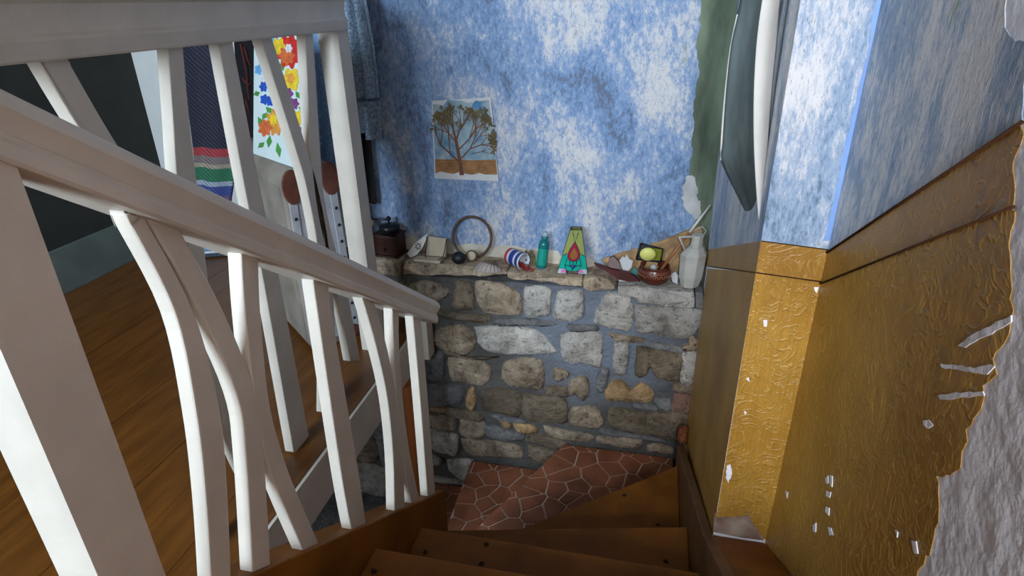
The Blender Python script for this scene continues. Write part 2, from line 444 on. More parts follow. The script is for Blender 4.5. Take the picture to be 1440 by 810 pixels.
def stone(kind, pix, seed):
    rnd = random.Random(seed)
    pl = [P(x, y, 1, YST) for x, y in pix]
    cl = [(p.x, p.z) for p in pl]
    cl = catmull(cl + [cl[0]], 3)[:-1]
    cx = sum(p[0] for p in cl)/len(cl); cz = sum(p[1] for p in cl)/len(cl)
    depth = rnd.uniform(0.010, 0.018)
    n = len(cl); verts = []; faces = []
    tx, tz = rnd.uniform(-.06,.06), rnd.uniform(-.06,.06)
    for s, d in ((1.10, 0.02), (1.07, -0.003), (0.98, -depth*0.75), (0.60, -depth)):
        for k, (x, z) in enumerate(cl):
            j = 0.003
            dx, dz = (x-cx)*s, (z-cz)*s
            w = noise.noise((x*40, z*40, seed)) * 0.004 if s < 1 else 0
            verts.append((cx+dx+rnd.uniform(-j,j), YST + d + w + (dx*tx+dz*tz if s < 1 else 0), cz+dz+rnd.uniform(-j,j)))
    verts.append((cx, YST-depth*1.05, cz))
    for r in range(3):
        for k in range(n): faces.append((r*n+k, r*n+(k+1)%n, (r+1)*n+(k+1)%n, (r+1)*n+k))
    for k in range(n): faces.append((3*n+k, 3*n+(k+1)%n, 4*n))
    return mesh_obj('stone', verts, faces, M[SM[kind]], ws, True)
for i, (k, pix) in enumerate(STONES): stone(k, pix, i+11)
# capping slabs of the ledge
def slab(kind, pix, seed, y0=1.745, y1=YBLUE-0.001):
    rnd = random.Random(seed)
    ps = ragged([P(x, y, 1, y0) for x, y in pix], 0.0025, 0.02, seed)
    ps = [Vector((p.x, y0, p.z)) for p in ps]
    bm = bmesh.new()
    a = [bm.verts.new((p.x, y0 + rnd.uniform(-.003,.005), p.z)) for p in ps]
    zt = max(p.z for p in ps)
    b = [bm.verts.new((p.x, y1, p.z)) for p in ps]
    bm.faces.new(a); bm.faces.new(list(reversed(b))); n = len(a)
    for i in range(n): bm.faces.new((a[i], a[(i+1)%n], b[(i+1)%n], b[i]))
    bmesh.ops.recalc_face_normals(bm, faces=bm.faces)
    bevel_bm(bm, 0.004, 2, 0.7)
    return bm_obj('capping_stone', bm, M[SM[kind]], ws)
slab('t', [(500,365),(564,366.5),(564,388),(500,386)], 1)
slab('t', [(567,367),(640,373),(711,380),(712,387),(665,388.5),(567,386)], 2)
slab('t', [(713,382),(780,388),(818,391.5),(818,403),(780,399),(713,391)], 3)
slab('t', [(820,393),(834,390),(855.5,393),(866,403.5),(864.5,408),(830,411),(820,405)], 4)
slab('w', [(868,404),(900,404),(975,411),(977,434),(947.6,432),(897,426),(890,418),(868,416)], 5)
slab('g', [(977,412),(990,414),(990,436),(978,434)], 6)

# side wall and jog (one painted wall with three papered faces), near right wall
zb = -2.0
side = struct(prism('wall_right_side', [Vector((X0, YS, zb)), Vector((X0B, YW, zb)), Vector((X1+0.1, YW, zb)), Vector((X1+0.1, YS, zb))], (0,0,ZT-zb), M['plaster_white']))
near = struct(box('wall_right', X1, X1+0.1, -1.7, YS, zb, ZT, M['plaster_white']))
T = 0.0006
def side_x(y): return X0 + (X0B-X0)*(y-YS)/(YW-YS)
def side_quad(name, pts, mat, parent):
    ps = [Vector((side_x(y)-T, y, z)) for y, z in pts]
    return prism(name, ps, (T*0.98, 0, 0), mat, parent)
zA, zB_ = -0.342, -0.395                       # paper border heights at the jog
sl = 0.404                                     # drop along the side wall
yf = YBLUE-0.003
side_quad('wallpaper', [(YS,zA),(yf,zA-sl*(yf-YS)),(yf,ZT-.001),(YS,ZT-.001)], M['blue_side'], side)
side_quad('wallpaper_border', [(YS,zB_),(yf,zB_-sl*(yf-YS)),(yf,zA-.0006-sl*(yf-YS)),(YS,zA-.0006)], M['ochre_border'], side)
side_quad('wallpaper_dado', [(YS,-1.2),(YST-0.02,-1.6),(YST-0.02,zB_-.0006-sl*(YST-YS)),(YS,zB_-.0006)], M['ochre'], side)
def jog_quad(name, pts, mat, parent):
    return prism(name, [Vector((x, YS-T, z)) for x, z in pts], (0, T*0.98, 0), mat, parent)
jog_quad('wallpaper', [(X0,zA),(X1,zA-.008),(X1,ZT-.001),(X0,ZT-.001)], M['blue_side'], side)
jog_quad('wallpaper_border', [(X0,zB_),(X1,zB_-.008),(X1,zA-.0086),(X0,zA-.0006)], M['ochre_border'], side)
wall_patch('blue_edge_band', [(1158,338),(1168,338),(1184,270),(1200,200),(1218,120),(1236,40),(1246,-10),(1262,-80),(1250,-80),(1226,30),(1222,70),(1206,130),(1195,180),(1184,220),(1178,260),(1168,300)], 1, YS-T-.0006, 0.0008, M['blue_band'], side, 0.0012, 0.008, 8)
low = ragged([(X0-0.0,YS-T,-0.915),(X0+.03,YS-T,-0.905),(X0+.06,YS-T,-0.895),(X0+.072,YS-T,-0.925),(X1,YS-T,-.955)], 0.002, 0.008, 5, False)
jog_quad('wallpaper_dado', [(p.x, p.z) for p in low] + [(X1,zB_-.0086),(X0,zB_-.0006)], M['ochre'], side)

def near_poly(name, pix, mat, world_tail=None, amp=0.0015, seed=2):
    ps = ragged([P(x, y, 0, X1-T) for x, y in pix], amp, 0.006, seed, False)
    ps = [Vector((X1-T, min(p.y, YS-T), p.z)) for p in ps] + [Vector((X1-T, y, z)) for y, z in (world_tail or [])]
    return prism(name, ps, (T*0.98, 0, 0), mat, near)
yj = YS-T
near_poly('wallpaper', [(1414,-40),(1414,0),(1413,38),(1424,54),(1440,60),(1470,80),(1465,100),(1440,113),(1437,171)], M['blue_side'],
          [(yj, -0.353), (yj, ZT-.001), (P(1414,-40,0,X1).y, ZT-.001)])
near_poly('wallpaper_border', [(1436,173),(1440,190),(1424,228),(1428,270),(1425,289)], M['ochre_border'], [(yj, -0.405), (yj, -0.356)])
near_poly('wallpaper_dado', [(1424,292),(1428,300),(1419,335),(1422,380),(1421,419),(1425,440),(1419,472),(1400,500),(1395,508),(1402,525),(1383,545),(1383,560),(1375,585),(1359,603),(1362,620),(1350,644),(1352,655),(1335,668),(1318,668),(1320,700),(1318,733),(1310,760),(1306,780),(1291,804),(1285,850),(1275,900)], M['ochre'],
          [(yj, -1.0), (yj, -0.408)], 0.0022)
# pale cord lines between paper and border
def strip(name, pts, r, mat, parent): return tube(name, pts, r, mat, parent, 6)
strip('border_edge', [P(1437,171.5,0,X1-.002), Vector((X1-.002,YS-.002,-0.3545))], 0.0017, M['edge_line'], near)
strip('border_edge', [P(1425,290.5,0,X1-.002), Vector((X1-.002,YS-.002,-0.4065))], 0.0015, M['edge_line'], near)
strip('border_edge', [Vector((side_x(YS)-.001,YS,zB_-.001)), Vector((side_x(YST)-.001,YST-.02,zB_-.001-sl*(YST-.02-YS)))], 0.0012, M['edge_line'], side)
# flecks of white paint over the dado
for i, pix in enumerate([
    [(1347,486),(1362,474),(1385,462),(1408,450),(1421,444),(1421,452),(1400,466),(1375,478),(1356,488)],
    [(1322,512),(1345,513),(1370,517),(1392,511),(1398,516),(1388,528),(1368,524),(1340,519),(1323,517)],
    [(1319,556),(1345,552),(1382,550),(1384,557),(1350,560),(1322,563)],
    [(1298,591),(1306,590),(1312,598),(1305,603),(1298,598)],
    [(1160,672),(1164,669),(1165,679),(1161,680)], [(1167,668),(1170,670),(1170,685),(1167,683)],
    [(1162,690),(1168,692),(1166,700),(1161,697)], [(1361+-200,712),(1166,714),(1165,724),(1160,720)],
    [(1143,738),(1147,735),(1147,748),(1143,747)], [(1164,740),(1168,742),(1171,752),(1166,752)],
    [(1281,760),(1288,762),(1290,778),(1284,778)], [(1258,745),(1262,748),(1261,756)],
    [(1100,617),(1103,615),(1103,628),(1100,632)], [(1104,690),(1108,692),(1106,700)]]):
    wall_patch('paint_fleck', pix, 0, X1-T-.0008, 0.001, M['plaster_white'], near, 0.0007, 0.006, i)
for i, pix in enumerate([[(1022,655),(1027,653),(1030,665),(1024,680),(1021,672)], [(1074,450),(1079,450),(1079,459),(1074,459)], [(1145,404),(1151,404),(1149,413),(1146,410)], [(1049,533),(1053,531),(1054,538)], [(1046,578),(1050,580),(1047,583)]]):
    wall_patch('paint_fleck', pix, 1, YS-T-.0008, 0.001, M['plaster_white'], side, 0.0007, 0.006, i+30)

wall_patch('bare_plaster', [(1003,748),(1005,722),(1030,716),(1055,714),(1078,712),(1074,735),(1074,760),(1040,756)], 1, YS-.0004, 0.0003, M['pink_plaster'], side, 0.0, 0.01, 3)
strip('border_edge', [Vector((X0,YS-.001,zB_-.0006)), Vector((X1,YS-.001,zB_-.0086))], 0.0012, M['edge_line'], side)
strip('border_edge', [Vector((X0,YS-.0008,zA-.0004)), Vector((X1,YS-.0008,zA-.0083))], 0.0009, M['edge_line'], side)
# rear wall with two windows, mid-partition-less room behind the camera
YC = -1.60                               # end wall of the passage behind the added jamb
def wall_with_hole(name, wname, x0, x1, y0, y1, hole):
    a, b, c_, d = hole
    segs = [(x0,a,-2,ZT),(b,x1,-2,ZT),(a,b,-2,c_),(a,b,d,ZT)]
    bm = bmesh.new()
    def bx(xa, xb, ya, yb, za, zb):
        vs = [bm.verts.new((x, y, z)) for x in (xa,xb) for y in (ya,yb) for z in (za,zb)]
        for f in ((0,1,3,2),(4,6,7,5),(0,4,5,1),(2,3,7,6),(0,2,6,4),(1,5,7,3)): bm.faces.new([vs[i] for i in f])
    for q in segs: bx(q[0], q[1], y0, y1, q[2], q[3])
    struct(bm_obj(name, bm, M['room_plaster']))
    if wname:
        w = .03; bm = bmesh.new()
        for q in ((a,a+w,c_,d),(b-w,b,c_,d),(a+w,b-w,c_,c_+w),(a+w,b-w,d-w,d)): bx(q[0], q[1], y0+.02, y0+.06, q[2], q[3])
        struct(bm_obj(wname, bm, M['white_paint']))
wall_with_hole('wall_rear', 'window_1', XL-.1, -0.52, YR-.1, YR, (-1.87,-0.77,-0.15,0.98))
wall_with_hole('wall_passage_end', 'window_2', -0.44, X1+.1, YC-.1, YC, (-0.02,0.262,0.10,1.10))
# partition and jamb, unseen, added to limit the window light on the left
struct(box('wall_added_partition', -0.52, -0.44, YC, -0.05, -2.0, ZT, M['room_plaster']))
struct(box('wall_added_jamb', -0.44, -0.10, -0.40, -0.32, -2.0, ZT, M['room_plaster']))

# landing floor: brown boards along Y
fl = struct(box('floor', XL, -0.745, YR, YW, ZL-0.16, ZL-0.022, M['void']))
nb = 12; bw = (-0.737-XL)/nb
for i in range(nb):
    g = 0.0006
    box('floor_board', XL+i*bw+g, XL+(i+1)*bw-g, YR, (YW if i < nb-3 else YST+.0), ZL-0.022, ZL-random.uniform(0,0.0012), M['brown_floor'], fl, 0.0015)
struct(box('trim_1', -0.745, -0.729, 0.62, 1.755, ZL-0.135, ZL-0.004, M['white_paint'], bevel=0.002))
struct(box('trim_2', -0.727, -0.690, 1.700, 1.7549, ZL-0.115, -0.93, M['white_paint'], bevel=0.003))
struct(box('trim_3', -0.748, -0.670, 1.585, 1.600, -1.90, ZL-0.137, M['orange_wood'], bevel=0.002))
struct(box('floor_lower', -1.5, X0B, 0.30, YST, -2.0, -1.86, M['st_grey']))
struct(box('wall_under_stairs', -1.4, -0.46, 0.30, 0.40, -1.86, ZL-0.16, M['void']))

# ------------------------------------------------------------------ staircase
XI, XO = -0.414, 0.155
stair = thing('staircase', 'brown painted wooden winding staircase going down between railing and wall', 'staircase', (0, 0.9, -1.86))
def tread(pts, z, mat=M['brown_stair']):
    return prism('tread', [Vector((x, y, z-0.026)) for x, y in pts], (0, 0, 0.026), mat, stair, 0.004)
def riser(a, b, z0, z1):
    d = Vector((b[0]-a[0], b[1]-a[1], 0)).normalized(); nrm = Vector((d.y, -d.x, 0))*0.018
    A, B = Vector((a[0],a[1],z0)), Vector((b[0],b[1],z0))
    return prism('riser', [A, B, B+nrm, A+nrm], (0,0,z1-z0), M['brown_stair'], stair)
e = [ ((XI,0.50),(XO,0.50),-0.70), ((XI,0.697),(XO,0.697),-0.85), ((XI,0.89),(XO,0.89),-1.0), ((XI,1.026),(XO,1.153),-1.15), ((XI,1.085),(XO,1.548),-1.30) ]
prev = ((XI,0.30),(XO,0.30))
for a, b, z in e:
    tread([(prev[0][0],prev[0][1]-.03),(prev[1][0],prev[1][1]-.03),b,a], z)
    riser((a[0],a[1]-.02),(b[0],b[1]-.02), z-0.15, z-0.026)
    prev = (a, b)
struct(box('floor_upper', -0.43, X1-0.003, -1.6, 0.27, -0.75, -0.70, M['brown_stair']))
# left stringer
s0 = (0.20, -0.437); s1 = (1.046, -1.044)
prism('stringer', [Vector((XI, *s0)), Vector((XI, *s1)), Vector((XI, 1.046, -1.30)), Vector((XI, 0.20, -0.72))], (-0.046,0,0), M['brown_stair'], stair, 0.003)
# right stringer with worn dark top
def wallx(y): return side_x(y)-T-0.001
prism('stringer', [Vector((XO, .25, -.485)), Vector((XO, .945, -.953)), Vector((XO, 1.64, -1.297)), Vector((XO, 1.64, -1.50)), Vector((XO, .945, -1.17)), Vector((XO, .25, -.70))], (0.021,0,0), M['dark_stain'], stair, 0.003)
struct(prism('trim_4', [Vector((XO+.021, .25, -.492)), Vector((X1-.003, .25, -.492)), Vector((X1-.003, YS-.004, -.957)), Vector((XO+.021, YS-.004, -.957))], (0,0,-0.02), M['brown_stair']))

# tiled lower steps, crazy-paving pieces
def clip(poly, px, py, nx, ny):
    out = []
    for i in range(len(poly)):
        a, b = poly[i], poly[(i+1) % len(poly)]
        da = (a[0]-px)*nx + (a[1]-py)*ny; db = (b[0]-px)*nx + (b[1]-py)*ny
        if da <= 0: out.append(a)
        if (da < 0 < db) or (db < 0 < da):
            t = da/(da-db); out.append((a[0]+(b[0]-a[0])*t, a[1]+(b[1]-a[1])*t))
    return out
def inside(poly, p):
    s = None
    for i in range(len(poly)):
        a, b = poly[i], poly[(i+1) % len(poly)]
        c = (b[0]-a[0])*(p[1]-a[1]) - (b[1]-a[1])*(p[0]-a[0])
        if s is None: s = c > 0
        elif (c > 0) != s: return False
    return True
steps = thing('tiled_steps', 'terracotta crazy-paved lower steps at the foot of the stone wall', 'steps', (-0.3, 1.5, -1.86))
def tiled_step(poly, z, cell, seed, zbot=-1.86):
    blk = prism('step', [Vector((x, y, zbot)) for x, y in poly], (0,0,z-0.004-zbot), M['grout'], steps)
    rnd = random.Random(seed)
    x0 = min(p[0] for p in poly); x1 = max(p[0] for p in poly); y0 = min(p[1] for p in poly); y1 = max(p[1] for p in poly)
    seeds = []; y = y0; row = 0
    while y < y1+cell:
        x = x0 + (row % 2)*cell*0.5
        while x < x1+cell:
            seeds.append((x+rnd.uniform(-.48,.48)*cell, y+rnd.uniform(-.48,.48)*cell)); x += cell
        y += cell*0.9; row += 1
    for i, s in enumerate(seeds):
        c = list(poly)
        for j, q in enumerate(seeds):
            if i == j: continue
            dx, dy = q[0]-s[0], q[1]-s[1]; d = math.hypot(dx, dy)
            if d > cell*3: continue
            nx, ny = dx/d, dy/d; g = 0.0034
            c = clip(c, s[0]+nx*(d/2-g), s[1]+ny*(d/2-g), nx, ny)
            if len(c) < 3: break
        if len(c) < 3: continue
        ar = abs(sum(c[k][0]*c[(k+1)%len(c)][1]-c[(k+1)%len(c)][0]*c[k][1] for k in range(len(c))))/2
        if ar < 1.2e-4: continue
        prism('tile', [Vector((x, y, z-0.0045)) for x, y in c], (0,0,0.0045), M['tile'], blk)
tiled_step([(-0.42,1.10),(XO,1.56),(XO,YST-.012),(-0.225,YST-.012),(-0.47,1.24)], -1.452, 0.072, 3)
tiled_step([(-0.44,1.10),(-0.44,1.25),(-0.222,YST-.012),(-0.578,YST-.012),(-0.566,1.10)], -1.588, 0.072, 4)
tiled_step([(-0.58,1.10),(-0.58,YST-.012),(-0.86,YST-.012),(-0.86,1.10)], -1.725, 0.075, 5)

# ------------------------------------------------------------------ railings
def sweep_rail(name, prof, A, B, mat, parent, end_round=0.0):
    """prof: (u=x, v=up) outline swept from A to B in the YZ plane"""
    d = (B-A).normalized(); up = Vector((1,0,0)).cross(d); up.normalize()
    if up.z < 0: up = -up
    bm = bmesh.new()
    stations = [(0, 1.0), (0.5, 1.0), (1.0, 1.0)]
    rings = [[bm.verts.new(A.lerp(B, s) + Vector((u*k,0,0)) + up*v*k) for u, v in prof] for s, k in stations]
    n = len(prof)
    for R0, R1 in zip(rings, rings[1:]):
        for i in range(n): bm.faces.new((R0[i], R0[(i+1)%n], R1[(i+1)%n], R1[i]))
    bm.faces.new(list(reversed(rings[0]))); bm.faces.new(rings[-1])
    bmesh.ops.recalc_face_normals(bm, faces=bm.faces)
    ends = [ed for ed in bm.edges if len(ed.link_faces)==2 and ed.calc_face_angle(0) > 1.2]
    bmesh.ops.bevel(bm, geom=ends, offset=0.003, segments=2, affect='EDGES')
    o = bm_obj(name, bm, mat, parent, True); o.data.set_sharp_from_angle(angle=0.5); return o
half = [(0,.024),(.015,.0232),(.022,.0195),(.0262,.013),(.0268,.0095),(.0240,.004),(.0212,-.002),(.0202,-.0075),(.0238,-.0090),(.0255,-.0115),(.0255,-.0205),(.0232,-.0232),(0,-.0232)]
prof = half + [(-u, v) for u, v in reversed(half[1:-1])]
half2 = [(0,.056),(.036,.056),(.041,.050),(.041,.034),(.037,.030),(.0335,.018),(.0325,.004),(.0335,-.006),(.038,-.010),(.040,-.014),(.0375,-.036),(.035,-.039),(0,-.039)]
prof2 = half2 + [(-u, v) for u, v in reversed(half2[1:-1])]
def baluster(rows, X, parent, th, name='baluster'):
    rows = catmull(rows, 5)
    L = [P(l, y, 0, X) for y, l, r in rows]; R_ = [P(r, y, 0, X) for y, l, r in rows]
    return prism(name, L + list(reversed(R_)), (-th, 0, 0), M['white_paint'], parent, 0.0022)

lr = thing('landing_railing', 'cream painted level railing along the landing edge with bowed balusters', 'railing', (-0.82, 1.1, ZL))
XB = -0.80
sweep_rail('handrail', prof2, Vector((-0.822, 0.30, -0.022)), Vector((-0.822, 1.585, -0.022)), M['white_paint'], lr)
LB = [
 [(78,50,92),(88,56,98),(172,106,146),(260,165,200),(345,215,247),(480,256,284),(636,282,310),(800,300,328)],
 [(60,236,257),(160,243,266),(257,250,277),(360,268,289),(480,288,305),(560,306,324),(636,328,348),(705,362,382)],
 [(52,306,326),(267,345,367),(380,368,391),(636,413,439)],
 [(48,365,381),(200,413,429),(262,431,447),(348,447,463),(450,456,471),(580,456,473)],
 [(40,429,440),(200,437,450),(267,442,455),(330,453,467),(413,475,489),(508,493,507)],
]
for r in LB: baluster(r, XB, lr, 0.024)
box('post', -0.852, -0.797, 1.545, 1.605, ZL, -0.050, M['white_paint'], lr, 0.008)

sr = thing('stair_railing', 'cream painted sloping stair railing with curved balusters and stout newel post', 'railing', (-0.43, 0.7, -1.0))
# handrail axis from its upper end by the newel down to the free end
slope = 0.690
yA, yB = 0.20, 1.075
zAx = lambda y: -0.066 - slope*(y-0.322)
sweep_rail('handrail', prof, Vector((-0.430, yA, zAx(yA))), Vector((-0.430, yB, zAx(yB))), M['white_paint'], sr)
box('newel_post', -0.452, -0.410, 0.268, 0.322, -0.515, -0.075, M['white_paint'], sr, 0.003)
SB = [
 [(300,178,201),(315,185,210),(440,247,274),(577,276,310),(700,290,321),(830,298,326)],
 [(305,206,242),(317,213,250),(440,283,316),(554,333,360),(640,346,372),(815,356,382)],
 [(345,339,362),(362,340,364),(440,345,367),(563,358,379),(641,374,399),(700,395,421),(778,428,455)],
 [(380,438,460),(397,441,463),(440,447,467),(659,479,504),(748,495,516)],
 [(405,504,520),(420,510,525),(490,530,545),(560,545,557),(640,553,567),(724,555,570)],
 [(424,551,560),(435,552,561),(490,554,562),(560,558,567),(640,566,577),(712,580,592)],
 [(434,580,591),(445,581,592),(560,591,602),(702,602,613)],
]
for r in SB: baluster(r, -0.420, sr, 0.018)

# ------------------------------------------------------------------ peeling paper on the side wall
M['paper_back'] = simple('paper_back', (0.58, 0.55, 0.51), 0.8, 0.12, 12, 0.3)
M['paper_teal'] = simple('paper_teal', (0.15, 0.185, 0.18), 0.8, 0.65, 9, 0.4, stretch=(1,1,.5))
def sheet(name, rows, mat, parent, nu=9, bulge=0.012, th=0.0012, sharp=1.0):
    """rows: (left point, right point) from top to bottom, bowed across the width"""
    rows = [(Vector(a), Vector(b)) for a, b in rows]
    bm = bmesh.new(); grid = []
    for a, b in rows:
        d = b-a; w = d.length
        line = []
        for k in range(nu):
            t = k/(nu-1)
            p = a.lerp(b, t); p.y -= math.sin(math.pi*t)*min(bulge, w*0.6)
            line.append(bm.verts.new(p))
        grid.append(line)
    for A, B in zip(grid, grid[1:]):
        for k in range(nu-1): bm.faces.new((A[k], A[k+1], B[k+1], B[k]))
    o = bm_obj(name, bm, mat, parent, True)
    s = o.modifiers.new('thick', 'SOLIDIFY'); s.thickness = th
    return o
def rows_px(lr, yl, yr):
    L = catmull(lr, 4)
    return [(P(l, y, 1, yl), P(r, y, 1, yr)) for y, l, r in L]
top1 = [(Vector((side_x(1.06)-.002,1.06,.62)), Vector((side_x(.97)-.002,.97,.62))), (Vector((side_x(1.05)-.010,1.05,.40)), Vector((side_x(.99)-.004,.99,.40))), (P(1098,-150,1,1.02), P(1126,-150,1,1.02))]
top2 = [(Vector((side_x(1.26)-.002,1.26,.60)), Vector((side_x(1.08)-.002,1.08,.60))), (Vector((side_x(1.24)-.012,1.24,.38)), Vector((side_x(1.07)-.008,1.07,.38))), (P(1062,-150,1,1.19), P(1104,-150,1,1.055))]
sheet('peeling_paper', top1 + rows_px([(-60,1086,1112),(0,1072,1097),(60,1064,1092),(130,1060,1085),(200,1060,1080),(260,1063,1076),(310,1067,1073),(336,1070,1072)], 1.00, 1.03), M['paper_back'], side, 9, 0.010)
sheet('peeling_paper', top2 + rows_px([(-60,1050,1090),(0,1042,1078),(60,1028,1068),(130,1020,1062),(200,1015,1061),(225,1014,1062),(270,1035,1065),(310,1055,1068),(338,1069,1071)], 1.17, 1.05), M['paper_teal'], side, 9, 0.014)
sheet('torn_lip', rows_px([(20,1036,1041),(70,1026,1030),(130,1019,1023),(190,1014,1018),(225,1013,1016)], 1.165, 1.168), M['paper_back'], side, 3, 0.002)
# brush of old rust where the stringer meets the stone wall
rb = bmesh.new(); bmesh.ops.create_icosphere(rb, subdivisions=3, radius=1)
cpt = P(961, 612, 1, 1.69)
for v in rb.verts:
    k = 1 + 0.18*noise.noise(v.co*3.1)
    v.co = Vector((v.co.x*0.020*k, v.co.y*0.028*k, v.co.z*0.036*k)) + cpt
ru = bm_obj('rusty_lump', rb, M['rust'], None, True)
tag(ru, 'rusty orange lump on the stringer end against the stone wall', 'stone')

# ------------------------------------------------------------------ things on the ledge
S = 0.00222                                       # metres per photo pixel at the ledge
ZS1 = P(640, 372.5, 1, 1.745).z
ZS2 = P(765, 387, 1, 1.745).z
ZS3 = P(935, 407.5, 1, 1.745).z
def base(px, py, z): return P(px, py, 2, z)
M['grinder_wood'] = simple('grinder_wood', (0.035, 0.012, 0.008), 0.35, 0.4, 20, 0.2, stretch=(1,1,4))
M['black_metal'] = simple('black_metal', (0.018, 0.02, 0.024), 0.35, 0.3, 20, 0.1, metal=0.4)
M['tan_wood'] = simple('tan_wood', (0.36, 0.22, 0.10), 0.6, 0.3, 18, 0.2, stretch=(4,4,1))
M['ceramic'] = simple('ceramic', (0.62, 0.59, 0.53), 0.35, 0.1, 14, 0.1)
M['ink'] = simple('ink', (0.008, 0.008, 0.011), 0.5, 0.1, 20, 0)
M['cream_board'] = simple('cream_board', (0.50, 0.42, 0.31), 0.75, 0.2, 14, 0.2)
M['cord'] = simple('cord', (0.10, 0.045, 0.025), 0.8, 0.3, 40, 0.3)
M['hoop'] = simple('hoop', (0.085, 0.045, 0.028), 0.6, 0.45, 30, 0.4)
M['shell'] = simple('shell', (0.36, 0.31, 0.28), 0.6, 0.25, 22, 0.3)
M['shell_line'] = simple('shell_line', (0.20, 0.13, 0.10), 0.7, 0.2, 22, 0.1)
M['can_blue'] = simple('can_blue', (0.02, 0.04, 0.19), 0.35, 0.2, 30, 0)
M['can_white'] = simple('can_white', (0.50, 0.52, 0.58), 0.35, 0.08, 30, 0)
M['can_red'] = simple('can_red', (0.36, 0.04, 0.06), 0.35, 0.2, 30, 0)
M['berry'] = simple('berry', (0.22, 0.02, 0.015), 0.5, 0.5, 60, 0.4)
M['twig'] = simple('twig', (0.14, 0.12, 0.06), 0.8, 0.4, 50, 0.2)
def glass(name, col, rough=0.12, trans=0.55):
    m, t, b = nt(name)
    n = noise_n(t, coords(t), 20, 3)
    t.links.new(ramp(t, n, [(0.3, tuple(c*0.8 for c in col)), (0.7, col)]), b.inputs['Base Color'])
    b.inputs['Roughness'].default_value = rough; b.inputs['Transmission Weight'].default_value = trans; b.inputs['IOR'].default_value = 1.4
    return m
M['teal_glass'] = glass('teal_glass', (0.01, 0.20, 0.21), 0.15, 0.35)
M['teal_label'] = glass('teal_label', (0.01, 0.26, 0.20), 0.3, 0.1)
M['clear_cap'] = glass('clear_cap', (0.55, 0.70, 0.75), 0.1, 0.6)
M['g_teal'] = glass('g_teal', (0.01, 0.42, 0.32), 0.1, 0.25)
M['g_yellow'] = glass('g_yellow', (0.34, 0.38, 0.12), 0.1, 0.3)
M['g_red'] = glass('g_red', (0.34, 0.02, 0.06), 0.1, 0.25)
M['g_brown'] = glass('g_brown', (0.32, 0.13, 0.04), 0.1, 0.25)
M['g_pale'] = glass('g_pale', (0.55, 0.62, 0.62), 0.1, 0.3)
M['g_pink'] = glass('g_pink', (0.62, 0.22, 0.50), 0.1, 0.2)
M['lead'] = simple('lead', (0.03, 0.03, 0.03), 0.45, 0.2, 30, 0, metal=0.6)
M['shard_red'] = simple('shard_red', (0.065, 0.016, 0.014), 0.35, 0.3, 20, 0.1)
M['bowl_glaze'] = simple('bowl_glaze', (0.095, 0.022, 0.012), 0.25, 0.45, 18, 0.15)
M['bowl_carve'] = simple('bowl_carve', (0.30, 0.13, 0.08), 0.45, 0.3, 30, 0.2)
M['jug_clay'] = simple('jug_clay', (0.41, 0.395, 0.36), 0.75, 0.15, 20, 0.25)
M['stick'] = simple('stick', (0.30, 0.115, 0.045), 0.5, 0.3, 25, 0.2)
M['stick_white'] = simple('stick_white', (0.58, 0.55, 0.50), 0.6, 0.1, 25, 0.1)
M['lemon'] = simple('lemon', (0.62, 0.60, 0.16), 0.45, 0.2, 25, 0.2)
M['olive_glass'] = glass('olive_glass', (0.22, 0.24, 0.03), 0.2, 0.2)
M['paper'] = simple('paper', (0.46, 0.46, 0.47), 0.8, 0.05, 20, 0.1)

def rotz_pts(pts, c, ang):
    ca, sa = math.cos(ang), math.sin(ang)
    return [Vector((c.x+(p[0]-c.x)*ca-(p[1]-c.y)*sa, c.y+(p[0]-c.x)*sa+(p[1]-c.y)*ca, p[2])) for p in pts]
def obox(name, c, w, d, h, ang, mat, parent, bevel=0.002):
    b = [(c.x-w/2, c.y-d/2, c.z), (c.x+w/2, c.y-d/2, c.z), (c.x+w/2, c.y+d/2, c.z), (c.x-w/2, c.y+d/2, c.z)]
    return prism(name, rotz_pts(b, c, ang), (0,0,h), mat, parent, bevel)

# coffee grinder
c = Vector((-0.835, 1.800, ZS1+0.001))
g = thing('coffee_grinder', 'dark wooden box coffee grinder with black metal hopper beside the cream post', 'coffee grinder', c)
obox('foot_plate', c, 0.096, 0.078, 0.006, -0.12, M['grinder_wood'], g)
obox('body', c+Vector((0,0,0.006)), 0.084, 0.068, 0.066, -0.12, M['grinder_wood'], g, 0.003)
obox('top_plate', c+Vector((0,0,0.072)), 0.092, 0.076, 0.005, -0.12, M['grinder_wood'], g)
lathe('hopper', [(0.026,0),(0.033,0.012),(0.034,0.020),(0.028,0.027),(0.012,0.032)], M['black_metal'], g, 24, c+Vector((0.004,0,0.077)))
tube('crank', [c+Vector((0.004,0,0.106)), c+Vector((0.004,0,0.120)), c+Vector((-0.020,-0.006,0.124)), c+Vector((-0.058,-0.01,0.122))], 0.0035, M['black_metal'], g)
lathe('knob', [(0.004,0),(0.008,0.006),(0.008,0.012),(0.003,0.017)], M['black_metal'], g, 16, c+Vector((0.004,0,0.116)))
lathe('handle_grip', [(0.006,0),(0.011,0.008),(0.010,0.022),(0.006,0.028)], M['tan_wood'], g, 16, c+Vector((-0.055,-0.01,0.096)))
lathe('drawer_knob', [(0.003,-0.006),(0.006,-0.003),(0.006,0.002),(0.002,0.005)], M['black_metal'], g, 12, c+Vector((-0.006,-0.042,0.03)), Matrix.Rotation(math.radians(90),3,'X'))

